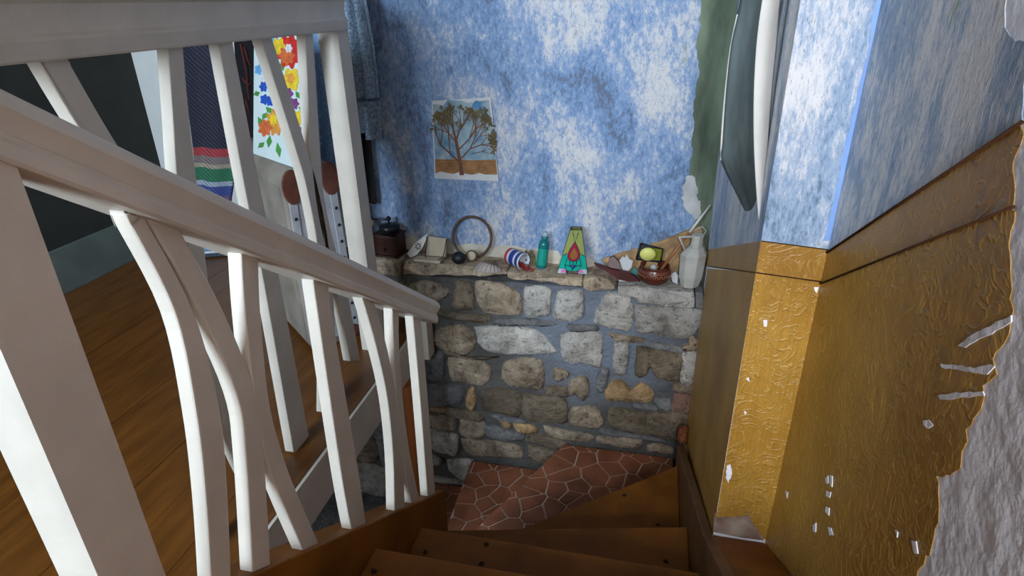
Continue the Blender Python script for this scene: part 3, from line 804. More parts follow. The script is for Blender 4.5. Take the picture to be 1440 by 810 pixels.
# pointed white shard with a dark flower
pix = [(571,357),(577,362),(585,359),(592,350),(595.5,340),(596,333),(590,337),(580,345)]
A = [P(x, y, 1, 1.775) for x, y in pix]; zmin = min(p.z for p in A)
A = [Vector((p.x, 1.775 + (p.z-zmin)*0.45, p.z - zmin + ZS1+0.001)) for p in A]
sh = thing('ceramic_shard', 'pointed white ceramic shard with a dark blue flower leaning by the grinder', 'shard', A[1])
prism('plate', A, (0.002, 0.006, 0.002), M['ceramic'], sh, 0.0012)
fc = sum(A, Vector())/len(A) + Vector((0.0, -0.003, 0.0))
bm = bmesh.new()
for k in range(7):
    a = 2*math.pi*k/7
    d = Vector((math.cos(a), 0.45*math.sin(a), math.sin(a))); n_ = Vector((-math.sin(a), 0.45*math.cos(a), math.cos(a)))
    q = [fc+d*0.003, fc+d*0.008+n_*0.0022, fc+d*0.0125, fc+d*0.008-n_*0.0022]
    bm.faces.new([bm.verts.new(p) for p in q])
fo = bm_obj('painted_flower', bm, M['ink'], sh); fo.modifiers.new('t','SOLIDIFY').thickness = 0.0008

# cream open stand of two boards tied with cords
c = base(604, 366, ZS1)
st = thing('board_stand', 'cream two-board folding stand tied with dark cords behind the flowered shard', 'stand', c)
obox('base_board', Vector((c.x, c.y-0.006, ZS1+0.001)), 0.092, 0.036, 0.008, -0.05, M['cream_board'], st, 0.002)
prism('back_board', [Vector((c.x-0.016, c.y+0.014, ZS1+0.010)), Vector((c.x+0.052, c.y+0.012, ZS1+0.010)), Vector((c.x+0.053, c.y+0.034, ZS1+0.066)), Vector((c.x-0.012, c.y+0.036, ZS1+0.070))], (0,0.006,0), M['cream_board'], st, 0.0015)
tube('tie_cord', [Vector((c.x-0.014,c.y+0.026,ZS1+0.074)), Vector((c.x-0.010,c.y+0.016,ZS1+0.05)), Vector((c.x-0.014,c.y+0.004,ZS1+0.026)), Vector((c.x-0.011,c.y-0.004,ZS1+0.010))], 0.0017, M['cord'], st)
tube('tie_cord', [Vector((c.x+0.054,c.y+0.026,ZS1+0.068)), Vector((c.x+0.052,c.y+0.010,ZS1+0.035)), Vector((c.x+0.047,c.y-0.004,ZS1+0.012)), Vector((c.x+0.036,c.y-0.016,ZS1+0.010))], 0.0019, M['cord'], st)

# hoop leaning on the wall
c = P(664, 333, 1, 1.825)
R = 0.0655; zc = ZS1 + R + 0.004
bm = bmesh.new()
ring = [Vector((c.x + R*math.cos(t), 1.822 + 0.014*math.sin(t), zc + R*math.sin(t))) for t in [2*math.pi*k/48 for k in range(48)]]
hp = thing('embroidery_hoop', 'large thin brown hoop leaning upright against the blue wall', 'hoop', (c.x, 1.80, ZS1))
tube('ring', ring, 0.0046, M['hoop'], hp, 8, True)
tube('overlap_joint', [r + Vector((0,-0.003,0.003)) for r in ring[14:19]], 0.003, M['hoop'], hp)
# black ball
c = base(645.5, 371, ZS1)
bm = bmesh.new(); bmesh.ops.create_uvsphere(bm, u_segments=40, v_segments=16, radius=0.0225)
for v in bm.verts:
    a = math.atan2(v.co.y, v.co.x); rr = math.hypot(v.co.x, v.co.y)
    f_ = 1 - 0.05*(1 if math.sin(a*10) < 0 else 0)*(rr/0.021)
    v.co = Vector((v.co.x*f_*1.05, v.co.y*f_, v.co.z*0.92)) + Vector((c.x, c.y, ZS1+0.0208))
bl = bm_obj('ribbed_ball', bm, M['ink'], None, True); tag(bl, 'small black ribbed ball at the foot of the hoop', 'ball')
# small round lid
c = base(663, 367.5, ZS1)
ld = thing('round_lid', 'small round lid with brown rim and pale centre beside the black ball', 'lid', c)
Rm = Matrix.Rotation(math.radians(72), 3, 'X')
lathe('rim', [(0.0145,-0.004),(0.018,-0.004),(0.0185,0.0),(0.018,0.004),(0.0145,0.004),(0.0145,-0.004)], M['hoop'], ld, 32, Vector((c.x, c.y+0.004, ZS1+0.0185)), Rm, False)
lathe('centre', [(0.0,-0.002),(0.0148,-0.002),(0.0148,0.001),(0.0,0.001)], M['cream_board'], ld, 32, Vector((c.x, c.y+0.004, ZS1+0.0185)), Rm)
# seashell: ribbed fan with a pointed wing
c = base(684, 383, ZS1)
se = thing('seashell', 'ridged pale seashell lying on the edge of the ledge', 'seashell', c)
bm = bmesh.new(); nu, nv = 45, 10; grid = []
hinge = Vector((c.x+0.016, c.y+0.030, ZS1+0.006))
for j in range(nv+1):
    line = []
    for i in range(nu+1):
        a = math.radians(150 + 170*i/nu); r = 0.052*(j/nv)*(1 + 0.25*math.cos(a-math.radians(200)))
        ridge = 1 + 0.10*abs(math.sin(i/nu*math.pi*11))
        z = 0.026*math.sin(math.pi*min(1, j/nv)*0.92)*ridge*(0.5+0.5*math.sin(math.pi*i/nu)) + 0.002
        line.append(bm.verts.new((hinge.x + r*math.cos(a), hinge.y + r*0.9*math.sin(a), ZS1 + z)))
    grid.append(line)
for A_, B_ in zip(grid, grid[1:]):
    for i in range(nu): bm.faces.new((A_[i], A_[i+1], B_[i+1], B_[i]))
o = bm_obj('ribbed_valve', bm, M['shell'], se, True); o.modifiers.new('t','SOLIDIFY').thickness = 0.002
bm = bmesh.new()
for q in range(1, 11):
    i = int(q*nu/11)
    pts_ = []
    for j in range(2, nv+1):
        a = math.radians(150 + 170*i/nu); r = 0.052*(j/nv)*(1 + 0.25*math.cos(a-math.radians(200)))
        z = 0.026*math.sin(math.pi*(j/nv)*0.92)*(0.5+0.5*math.sin(math.pi*i/nu)) + 0.0035
        pts_.append((hinge.x + r*math.cos(a), hinge.y + r*0.9*math.sin(a), ZS1 + z))
    tube_bm(bm, pts_, 0.0009, 5)
bm_obj('growth_lines', bm, M['shell_line'], se, True)

# tin can on its side with berries
c = P(727, 364, 1, 1.800); c.z = ZS2 + 0.0275
ax = Vector((0.80, -0.56, -0.03)).normalized()
zq = Vector((0,0,1)).rotation_difference(ax).to_matrix()
cn = thing('tin_can', 'blue and white tin can lying open on its side spilling red berries', 'tin can', (c.x, c.y, ZS2))
def can_seg(nm, z0, z1, r, mat): lathe(nm, [(r, z0), (r, z1)], mat, cn, 32, c, zq, False)
can_seg('label_band', -0.034, -0.022, 0.0262, M['can_red']); can_seg('label_band', -0.022, -0.014, 0.0262, M['can_white'])
can_seg('label_band', -0.014, 0.006, 0.0262, M['can_blue']); can_seg('label_band', 0.006, 0.014, 0.0262, M['can_white']); can_seg('label_band', 0.014, 0.026, 0.0262, M['can_blue'])
lathe('rim', [(0.0262,0.026),(0.0275,0.028),(0.0275,0.031),(0.0255,0.033),(0.0240,0.030)], M['can_white'], cn, 32, c, zq, False)
lathe('inner_wall', [(0.0245,0.031),(0.0245,-0.032),(0.0005,-0.032)], M['can_white'], cn, 32, c, zq, False)
lathe('bottom', [(0.0005,-0.034),(0.0262,-0.034)], M['can_white'], cn, 32, c, zq, False)
bm = bmesh.new(); rnd = random.Random(2)
tipc = c + ax*0.024; 
for k in range(90):
    u = rnd.random(); p = c + ax*(0.000+0.062*u) + Vector((rnd.uniform(-.011,.011), rnd.uniform(-.008,.008), 0))
    hgt = 0.014*(1-u)+0.002
    p.z = ZS2 + 0.005 + rnd.random()*hgt
    if u > 0.6: p.z = ZS2 + 0.0035 + rnd.random()*0.003
    bmesh.ops.create_icosphere(bm, subdivisions=1, radius=0.0033, matrix=Matrix.Translation(p))
be = bm_obj('dried_berries', bm, M['berry'], None, True); tag(be, 'dried dark red berries spilling from the tin can', 'berries'); be['kind'] = 'stuff'
sp = thing('dried_sprig', 'dry brown-green sprig lying behind the tin can', 'sprig', base(748, 374, ZS2))
b0 = base(750, 376, ZS2); rnd = random.Random(9)
bm = bmesh.new()
for k in range(12):
    tip = P(rnd.uniform(738,748), rnd.uniform(350,366), 1, rnd.uniform(1.812,1.832))
    mid = b0.lerp(tip, .5) + Vector((rnd.uniform(.004,.012), 0.004, rnd.uniform(0,.01)))
    tube_bm(bm, [b0+Vector((rnd.uniform(-.012,.012),0.004,0.003)), mid, tip], [0.0014,0.0012,0.0006], 5)
bm_obj('stems', bm, M['twig'], sp, True)
bm = bmesh.new()
for k in range(22):
    p = P(rnd.uniform(739,751), rnd.uniform(352,374), 1, rnd.uniform(1.805,1.825)); p.z = max(p.z, ZS2+.005)
    bmesh.ops.create_icosphere(bm, subdivisions=1, radius=rnd.uniform(.0022,.004), matrix=Matrix.Translation(p) @ Matrix.Diagonal((1,.6,1.6,1)))
bm_obj('seed_heads', bm, M['twig'], sp)

# teal bottle
c = base(761, 377, ZS2); c.z = ZS2+0.001
q = Matrix.Rotation(math.radians(5), 3, 'Y') @ Matrix.Rotation(math.radians(-8), 3, 'X')
bt = thing('spray_bottle', 'slim teal plastic bottle with clear cap standing against the wall', 'bottle', c)
lathe('body', [(0.0,0.0),(0.0155,0.0),(0.0168,0.003),(0.0168,0.078),(0.0150,0.087),(0.0105,0.092),(0.0095,0.094)], M['teal_glass'], bt, 28, c, q)
lathe('label', [(0.0171,0.012),(0.0171,0.066)], M['teal_label'], bt, 28, c, q, False)
lathe('neck', [(0.0098,0.0935),(0.0105,0.096),(0.0105,0.104)], M['teal_glass'], bt, 24, c, q)
lathe('cap', [(0.0085,0.103),(0.0088,0.116),(0.0070,0.119)], M['clear_cap'], bt, 24, c, q)

# stained glass lantern
c = base(805, 381, ZS2); c.z = ZS2+0.002
lt = thing('stained_glass_lantern', 'tapered stained glass lantern in teal and yellow with a red teardrop', 'lantern', c)
ang = 0.10
def lp(u, v, face=0):
    """u -1..1 across, v 0..1 up the panel; face 0 front, 1 right, 2 back, 3 left"""
    hb, ht = 0.047, 0.0165; db, dt = 0.024, 0.009; H = 0.138
    k = hb + (ht-hb)*v; d = db + (dt-db)*v
    x, y = {0:(u*k, -d), 1:(k, u*d), 2:(-u*k, d), 3:(-k, -u*d)}[face]
    x += 0.008*v; y += 0.014*v
    return rotz_pts([(c.x+x, c.y+y, c.z+H*v)], c, ang)[0]
def pane(nm, uv, mat, face=0, off=0.0):
    ps = [lp(u, v, face) for u, v in uv]
    q0 = lp(-1,0,face); n_ = (lp(1,0,face)-q0).cross(lp(-1,1,face)-q0).normalized()
    return prism(nm, [p + n_*off for p in ps], n_*0.0015, mat, lt)
teal_l = [(-1,.05),(-.30,.05),(-.40,.30),(-.52,.45),(-1,.45)]
pane('pane', [(-1,.06),(1,.06),(1,.42),(-1,.42)], M['g_teal'])
pane('pane', [(-1,.42),(1,.42),(1,.96),(-1,.96)], M['g_yellow'])
pane('pane', [(-1,0.0),(-.4,0.0),(-.62,.10),(-1,.10)], M['g_pale'], 0, 0.0016)
pane('pane', [(.4,0.0),(1,0.0),(1,.10),(.62,.10)], M['g_pale'], 0, 0.0016)
pane('pane', [(-.78,.01),(-.42,.02),(-.48,.09),(-.74,.12)], M['g_pink'], 0, 0.0028)
pane('pane', [(.38,.01),(.72,.02),(.70,.11),(.50,.10)], M['g_pink'], 0, 0.0028)
drop = []
for k in range(25):
    t = 2*math.pi*k/24
    drop.append((0.70*math.sin(t)*math.sin(t/2)**1.3 if 0 else 0.70*math.sin(t)*(0.5-0.5*math.cos(t))**0.45, 0.50+0.22*math.cos(t)))
drop = drop[:-1]
pane('teardrop', drop, M['g_red'], 0, 0.0018)
pane('teardrop_heart', [(u*.62, .455+(v-.5)*.60) for u, v in drop], M['g_brown'], 0, 0.0034)
for f_ in (1, 2, 3): pane('pane', [(-1,0.0),(1,0.0),(1,1),(-1,1)], M['g_pale'] if f_ != 2 else M['g_yellow'], f_)
bm = bmesh.new()
for f_ in range(4):
    tube_bm(bm, [lp(-1,0,f_), lp(-1,1,f_)], 0.0016, 6); tube_bm(bm, [lp(-1,1,f_), lp(1,1,f_)], 0.0016, 6); tube_bm(bm, [lp(-1,0,f_), lp(1,0,f_)], 0.0016, 6)
o_ = Vector((0,-0.003,0))
for L in ([(-.45,.93),(0,.70),(.45,.93)], [(-.95,.40),(-.66,.46)], [(.66,.46),(.95,.40)], [(-.55,.35),(-.62,.20),(-.45,.08),(-.3,.06)], [(.55,.35),(.62,.20),(.45,.08),(.3,.06)], [(-.3,.30),(-.2,.17),(0,.10),(.2,.17),(.3,.30)], [(0,.29),(0,.06)], [(-.62,.2),(-.2,.17)], [(.62,.2),(.2,.17)]):
    tube_bm(bm, [lp(u, v)+o_ for u, v in L], 0.0011, 5)
tube_bm(bm, [lp(u, v)+o_ for u, v in drop], 0.0012, 5, True)
bm_obj('lead_lines', bm, M['lead'], lt, True)
lathe('tea_light', [(0.0,0),(0.006,0.0),(0.008,0.004),(0.006,0.008),(0.0,0.009)], M['can_blue'], lt, 16, lp(0,.17)+Vector((0,-.004,-.004)))

# sherds and scraps
def sherd(name, label, pix, y0, zl, th, mat, lean=0.3, cat='shard'):
    A = [P(x, y, 1, y0) for x, y in pix]; zm = min(p.z for p in A)
    A = [Vector((p.x, y0 + (p.z-zm)*lean, zl + (p.z-zm) + 0.001)) for p in A]
    o = prism(name, A, (0.001, th, 0.001), mat, None, 0.001)
    return tag(o, label, cat)
ZS4 = P(845, 391.5, 1, 1.745).z
sherd('pottery_shard', 'long curved dark red pottery shard lying across the ledge edge', [(833,384),(845,387),(860,391),(880,394),(893,399),(900,404),(885,404),(868,401),(852,393),(838,388)], 1.752, ZS4-0.010, 0.012, M['shard_red'], 0.9)
sherd('pottery_shard', 'upright dark brown pottery shard beside the white scrap', [(853,388),(856,376),(862,374),(870,382),(874,394),(866,396),(857,393)], 1.785, ZS4, 0.006, M['shard_red'], 0.3)
sherd('torn_scrap', 'torn white paper scrap standing left of the carved bowl', [(869,379),(874,372),(878,374),(880,369),(884,376),(889,378),(887,387),(880,393),(874,388),(871,390)], 1.800, ZS4, 0.003, M['paper'], 0.2, 'paper')
sherd('glass_shard', 'dark green glass shard touching the carved bowl', [(888,375),(893,371),(898,376),(894,386),(886,388)], 1.790, ZS3, 0.004, M['teal_glass'], 0.3)
sherd('torn_scrap', 'flat white scrap under the red pottery shard', [(866,402),(880,404),(882,408),(870,408)], 1.756, ZS4-0.012, 0.012, M['paper'], 0.6, 'paper')
sherd('torn_scrap', 'small white scrap between the bowl and the grey jug', [(943,384),(950,381),(954,386),(953,396),(946,393)], 1.790, ZS3, 0.004, M['paper'], 0.4, 'paper')
sherd('bark_strip', 'curled strip of brown bark on the ledge left of the yellow fruit', [(846,366),(853,362),(862,363),(869,369),(866,373),(858,369),(850,369)], 1.825, ZS4+0.012, 0.008, M['tan_wood'], 0.1, 'bark')

# carved bowl with brush
c = base(919, 399, ZS3); c.y += 0.012; c.z = ZS3+0.001
bo = thing('carved_bowl', 'round dark red clay bowl with a carved band', 'bowl', c)
lathe('body', [(0.0,0.0),(0.030,0.0),(0.042,0.010),(0.051,0.026),(0.0505,0.038),(0.044,0.050),(0.0425,0.055),(0.0445,0.058),(0.0425,0.0595),(0.0395,0.056),(0.0405,0.046),(0.046,0.034),(0.044,0.022),(0.032,0.010),(0.0,0.008)], M['bowl_glaze'], bo, 48, c)
bm = bmesh.new()
for k in range(22):
    a = 2*math.pi*k/22
    cc = c + Vector((0.0512*math.cos(a), 0.0512*math.sin(a), 0.032))
    tn = Vector((-math.sin(a), math.cos(a), 0))
    tube_bm(bm, [cc + tn*0.0045*math.cos(t) + Vector((0,0,0.006*math.sin(t))) for t in [math.pi*q/6 for q in range(-1, 8)]], 0.0011, 5)
bm_obj('carved_band', bm, M['bowl_carve'], bo, True)
bm = bmesh.new()
for zz, rr in ((0.043,0.0487),(0.047,0.0464)):
    tube_bm(bm, [c + Vector((rr*math.cos(t), rr*math.sin(t), zz)) for t in [2*math.pi*k/48 for k in range(48)]], 0.0009, 5, True)
bm_obj('rim_lines', bm, M['bowl_carve'], bo, True)
bm = bmesh.new(); bmesh.ops.create_icosphere(bm, subdivisions=2, radius=0.011, matrix=Matrix.Translation(c+Vector((-0.004,0.004,0.045))) @ Matrix.Diagonal((1,1,1.2,1)))
peb = bm_obj('pebble', bm, M['jug_clay'], None, True); tag(peb, 'pale grey pebble inside the carved bowl', 'pebble')
tipw = P(999, 288, 1, 1.830); foot = c + Vector((0.016, 0.006, 0.034))
br = thing('painted_stick', 'long brown stick with a white painted tip standing in the bowl', 'stick', foot)
mid = foot.lerp(tipw, 0.60)
tube('shaft', [foot, mid], [0.0050, 0.0040], M['stick'], br, 10)
tube('white_tip', [mid, mid.lerp(tipw,.5), tipw], [0.0042, 0.0034, 0.0018], M['stick_white'], br, 10)

# yellow fruit in a dark tray
c = base(912, 369, ZS3+0.02)
tr = thing('dark_tray', 'small tilted black tray with olive glass behind the bowl', 'tray', (c.x, 1.822, ZS3))
T4 = [P(895,364,1,1.822), P(901,342,1,1.830), P(932,350,1,1.830), P(929,368,1,1.822)]
prism('back_plate', T4, (0,0.006,0), M['ink'], tr, 0.001)
for a_, b_ in ((0,1),(1,2),(2,3),(3,0)): tube('edge', [T4[a_]+Vector((0,-.003,0)), T4[b_]+Vector((0,-.003,0))], 0.003, M['ink'], tr, 6)
prism('glass_square', [P(918,349,1,1.818), P(931,351,1,1.818), P(928,366,1,1.816), P(916,366,1,1.816)], (0,0.003,0), M['olive_glass'], tr)
prism('support', [Vector((T4[0].x+.008,1.826,ZS3)), Vector((T4[3].x-.008,1.826,ZS3)), Vector((T4[3].x-.008,1.826,T4[3].z)), Vector((T4[0].x+.008,1.826,T4[3].z))], (0,0.008,0), M['tan_wood'], tr)
bm = bmesh.new(); bmesh.ops.create_uvsphere(bm, u_segments=24, v_segments=14, radius=1)
fc = P(911, 357.5, 1, 1.806)
for v in bm.verts: v.co = Vector((v.co.x*0.0245, v.co.y*0.012, v.co.z*0.0215)) + fc
fr = bm_obj('yellow_fruit', bm, M['lemon'], None, True); tag(fr, 'pale yellow fruit resting in the small black tray', 'fruit')

# faceted grey jug
c = base(975, 405, ZS3); c.y = 1.789; c.x = 0.148; c.z = ZS3+0.001
jg = thing('faceted_jug', 'grey unglazed faceted jug with triangular handle in the wall corner', 'jug', c)
def loft6(nm, rings, mat, parent):
    bm = bmesh.new(); rr = []
    for z, w, d, dx in rings:
        poly = [(-w,-d*.35),(-w*.45,-d),(w*.45,-d),(w,-d*.35),(w,d*.5),(w*.4,d),(-w*.4,d),(-w,d*.5)]
        rr.append([bm.verts.new((c.x+x*0.94+y*0.2+dx, c.y+y, c.z+z)) for x, y in poly])
    n = 8
    for A_, B_ in zip(rr, rr[1:]):
        for k in range(n): bm.faces.new((A_[k], A_[(k+1)%n], B_[(k+1)%n], B_[k]))
    bm.faces.new(list(reversed(rr[0]))); bm.faces.new(rr[-1])
    bmesh.ops.recalc_face_normals(bm, faces=bm.faces); bevel_bm(bm, 0.0012, 2, 0.25)
    return bm_obj(nm, bm, mat, parent)
loft6('body', [(0,0.027,0.024,0.0),(0.030,0.036,0.030,0.0),(0.105,0.040,0.033,0.002),(0.128,0.022,0.020,0.006)], M['jug_clay'], jg)
loft6('neck', [(0.127,0.019,0.017,0.006),(0.150,0.0165,0.015,0.007),(0.166,0.019,0.017,0.007)], M['jug_clay'], jg)
tube('handle', [c+Vector((-0.008,-0.004,0.160)), c+Vector((-0.046,-0.008,0.158)), c+Vector((-0.026,-0.008,0.118))], 0.0042, M['jug_clay'], jg, 8)
hk = P(985, 326, 1, 1.835)
ho = tube('wire_hook', [P(972,327,1,1.835), P(980,322,1,1.832), P(988,319,1,1.832), P(993,324,1,1.834), P(990,331,1,1.836), P(985,334,1,1.843)], 0.002, M['jug_clay'], None, 8)
tag(ho, 'bent pale wire hook fixed to the wall above the grey jug', 'hook')

# ------------------------------------------------------------------ watercolour of a tree
M['wc_sky'] = simple('wc_sky', (0.07, 0.17, 0.26), 0.85, 0.0, 24, 0, col2=(0.30, 0.36, 0.38))
M['wc_deep'] = simple('wc_deep', (0.06, 0.17, 0.33), 0.85, 0.2, 40, 0)
M['wc_trunk'] = simple('wc_trunk', (0.12, 0.045, 0.022), 0.85, 0.2, 40, 0)
M['wc_leaf'] = simple('wc_leaf', (0.10, 0.075, 0.03), 0.85, 0.4, 40, 0)
M['wc_wall'] = simple('wc_wall', (0.24, 0.115, 0.045), 0.85, 0.35, 30, 0)
M['wc_line'] = simple('wc_line', (0.13, 0.055, 0.02), 0.85, 0.2, 30, 0)
YP = YBLUE-0.008
cor = [P(607,142,1,YP), P(690,136.5,1,YP), P(701,255,1,YP), P(611,251,1,YP)]
pic = thing('tree_watercolour', 'watercolour of a bare-branched tree behind a stone wall pinned on blue wall', 'picture', cor[3])
prism('paper', cor, (0,0.0012,0), M['paper'], pic)
def uvp(u, v, d=0.0006):
    p = cor[0].lerp(cor[1], u).lerp(cor[3].lerp(cor[2], u), v); return Vector((p.x, YP-d, p.z))
def flat(nm, polys, mat, parent, f, d):
    bm = bmesh.new()
    for q in polys:
        try: bm.faces.new([bm.verts.new(f(u, v, d + 2e-6*len(bm.faces))) for u, v in q])
        except ValueError: pass
    for fa in bm.faces: fa.normal_update()
    me = bpy.data.meshes.new(nm); bm.to_mesh(me); bm.free(); me.materials.append(mat)
    o = link(bpy.data.objects.new(nm, me), parent)
    return o
rnd = random.Random(4)
def blob(u, v, ru, rv, n=10): return [(u+ru*math.cos(2*math.pi*k/n)*rnd.uniform(.8,1.2), v+rv*math.sin(2*math.pi*k/n)*rnd.uniform(.8,1.2)) for k in range(n)]
flat('sky_wash', [[(0.02,0.04),(0.2,0.06),(0.28,0.0),(0.5,0.02),(0.62,0.05),(0.97,0.03),(0.99,0.75),(0.02,0.75)]], M['wc_sky'], pic, uvp, 0.0004)
for bb in (blob(.76,.08,.08,.045), blob(.84,.13,.05,.03), blob(.3,.68,.05,.06)): flat('deep_sky', [bb], M['wc_deep'], pic, uvp, 0.0006)
flat('painted_wall', [[(0.02,.74),(.3,.735),(.6,.745),(.99,.73),(.99,.915),(.8,.92),(.72,.90),(.6,.93),(.5,.92),(.4,.90),(.3,.93),(.2,.915),(.1,.90),(.02,.93)]], M['wc_wall'], pic, uvp, 0.0008)
def ribbon(a, b, w0, w1):
    dx, dy = b[0]-a[0], b[1]-a[1]; L = math.hypot(dx, dy) or 1; nx, ny = -dy/L, dx/L*0.75
    return [(a[0]+nx*w0, a[1]+ny*w0), (b[0]+nx*w1, b[1]+ny*w1), (b[0]-nx*w1, b[1]-ny*w1), (a[0]-nx*w0, a[1]-ny*w0)]
lines = []
for k in range(26):
    u = rnd.uniform(.04,.93); v = rnd.choice([.79,.83,.87]); w = rnd.uniform(.05,.1)
    lines += [ribbon((u,v),(u+w,v+rnd.uniform(-.012,.012)),.003,.003), ribbon((u,v),(u,v+.04),.003,.003)]
lines.append(ribbon((.02,.755),(.99,.755),.003,.003))
flat('wall_lines', lines, M['wc_line'], pic, uvp, 0.0011)
br_ = []; leaves = []
def grow(a, ang, L, w, depth):
    b = (a[0]+math.cos(ang)*L, a[1]-math.sin(ang)*L*0.75)
    if b[1] < .03 or b[0] < .01 or b[0] > .98: L *= .4; b = (a[0]+math.cos(ang)*L, a[1]-math.sin(ang)*L*0.75)
    br_.append(ribbon(a, b, w, w*.7))
    if depth == 0 or L < .05:
        for q in range(5):
            lu, lv = b[0]+rnd.uniform(-.035,.035), b[1]+rnd.uniform(-.03,.02)
            if .0 < lu < .99 and .01 < lv < .7:
                t_ = ang+rnd.uniform(-.7,.7); e2 = (lu+math.cos(t_)*.055, lv-math.sin(t_)*.045)
                leaves.append([(lu,lv),((lu+e2[0])/2+.013,(lv+e2[1])/2+.011),e2,((lu+e2[0])/2-.013,(lv+e2[1])/2-.011)])
        return
    for k in range(3 if depth > 2 else 2):
        grow(b, ang + rnd.uniform(-.75,.75)*(1 if k else .4), L*rnd.uniform(.62,.82), w*.66, depth-1)
br_ += [ribbon((.44,.94),(.42,.75),.035,.03), ribbon((.42,.75),(.38,.50),.03,.024), ribbon((.42,.78),(.27,.66),.02,.014), ribbon((.27,.66),(.12,.55),.014,.01), ribbon((.45,.72),(.60,.60),.012,.01)]
for a, an, L, w in (((.38,.5),1.75,.16,.018), ((.38,.5),1.2,.15,.016), ((.12,.55),1.9,.14,.011), ((.12,.55),1.35,.16,.011), ((.27,.66),1.6,.16,.010), ((.60,.60),1.1,.16,.010), ((.60,.60),.35,.15,.010), ((.40,.62),.75,.22,.012), ((.66,.55),.9,.14,.008), ((.62,.66),.2,.14,.007), ((.38,.52),2.2,.16,.012)):
    grow(a, an, L*1.22, w, 3)
flat('branches', br_, M['wc_trunk'], pic, uvp, 0.0013)
flat('foliage', leaves, M['wc_leaf'], pic, uvp, 0.0015)

# ------------------------------------------------------------------ things in the room on the left
def knit_mat():
    m, t, b = nt('knit'); v = coords(t)
    sep = N(t, 'ShaderNodeSeparateXYZ'); t.links.new(v, sep.inputs[0])
    mp = N(t, 'ShaderNodeMapRange'); mp.inputs[1].default_value = -0.64; mp.inputs[2].default_value = -0.36
    t.links.new(sep.outputs[2], mp.inputs[0])
    nav = (0.007, 0.008, 0.024)
    c = ramp(t, mp.outputs[0], [(0.0,(.35,.33,.34)),(0.10,(.10,.045,.14)),(0.22,(.025,.045,.20)),(0.34,(.28,.31,.38)),(0.40,(.012,.12,.055)),(0.56,(.30,.24,.18)),(0.61,(.16,.12,.12)),(0.70,(.30,.025,.03)),(0.80,nav)], 'CONSTANT')
    w = N(t, 'ShaderNodeTexWave'); w.wave_type = 'BANDS'; w.bands_direction = 'DIAGONAL'; w.inputs['Scale'].default_value = 38; w.inputs['Distortion'].default_value = 2.5
    t.links.new(v, w.inputs[0])
    c = mixc(t, mathn(t, 'MULTIPLY', w.outputs['Fac'], 0.07), c, (0.35,0.34,0.38))
    t.links.new(c, b.inputs['Base Color']); b.inputs['Roughness'].default_value = 0.95
    bump(t, b, w.outputs['Fac'], 0.8, 0.006); return m
def terry(name, col, col2):
    m, t, b = nt(name); v = coords(t)
    c = ramp(t, noise_n(t, v, 140, 3, 0.7), [(0.35, col2), (0.62, col)])
    t.links.new(c, b.inputs['Base Color']); b.inputs['Roughness'].default_value = 1.0
    bump(t, b, noise_n(t, v, 180, 3), 0.9, 0.006); return m
M['knit'] = knit_mat()
M['towel_blue'] = terry('towel_blue', (0.30, 0.46, 0.70), (0.12, 0.24, 0.44))
M['towel_slate'] = terry('towel_slate', (0.25, 0.33, 0.42), (0.09, 0.13, 0.18))
M['towel_band'] = terry('towel_band', (0.07, 0.10, 0.14), (0.03, 0.05, 0.07))
M['dark_cloth'] = simple('dark_cloth', (0.012, 0.010, 0.012), 0.95, 0.4, 20, 0.3)
M['red_thread'] = simple('red_thread', (0.22, 0.03, 0.02), 0.9, 0.4, 30, 0.2)
M['trunk_side'] = simple('trunk_side', (0.43, 0.43, 0.46), 0.7, 0.2, 14, 0.3)
M['trunk_face'] = simple('trunk_face', (0.27, 0.23, 0.19), 0.7, 0.3, 9, 0.3)
M['leather'] = simple('leather', (0.14, 0.045, 0.028), 0.45, 0.3, 20, 0.2)
M['board_white'] = simple('board_white', (0.60, 0.68, 0.68), 0.5, 0.05, 10, 0)

def drape(name, rows, yp, folds, amp, mat, parent=None, nu=28, th=0.006, phase=0.0, top=None):
    L = catmull(rows, 5); bm = bmesh.new(); grid = []
    for y, l, r in L:
        a, b_ = P(l, y, 1, yp), P(r, y, 1, yp); line = []
        for k in range(nu):
            t = k/(nu-1); p = a.lerp(b_, t)
            p.y += amp*math.sin(phase + t*folds*2*math.pi + 0.6*math.sin(p.z*7)) 
            line.append(bm.verts.new(p))
        grid.append(line)
    for A_, B_ in zip(grid, grid[1:]):
        for k in range(nu-1): bm.faces.new((A_[k], A_[k+1], B_[k+1], B_[k]))
    o = bm_obj(name, bm, mat, parent, True)
    s = o.modifiers.new('thick', 'SOLIDIFY'); s.thickness = th; s.offset = 0
    return o
YH = 1.80
rod = thing('clothes_rail', 'wooden clothes rail with a wall bracket above the hanging towels', 'rail', (-1.5, YH, 0.30))
tube('rod', [Vector((XL+0.002, YH, 0.30)), Vector((-0.84, YH, 0.30))], 0.011, M['tan_wood'], rod, 12)
tube('bracket', [Vector((-0.855, YH, 0.30)), Vector((-0.855, YBLUE-.003, 0.30))], 0.008, M['black_metal'], rod, 8)
kb = thing('striped_knit', 'navy knitted blanket with red, green and purple striped hem hanging behind the railing', 'blanket', P(295, 278, 1, YH-.02))
drape('knit_panel', [(-110,232,312),(0,246,316),(70,257,320),(150,266,327),(210,272,331),(255,274,326),(284,276,322)], YH-0.055, 1.3, 0.010, M['knit'], kb, 30, 0.010)
bm = bmesh.new(); rnd = random.Random(3)
for k in range(26):
    a = P(277+44*k/25, 283, 1, YH-0.055+0.010*math.sin(k/25*1.3*6.28)); tube_bm(bm, [a+Vector((0,0,.004)), a+Vector((rnd.uniform(-.004,.004), 0, -0.014)), a+Vector((rnd.uniform(-.006,.006), 0, -0.026))], 0.0018, 5)
bm_obj('fringe', bm, M['knit'], kb, True)
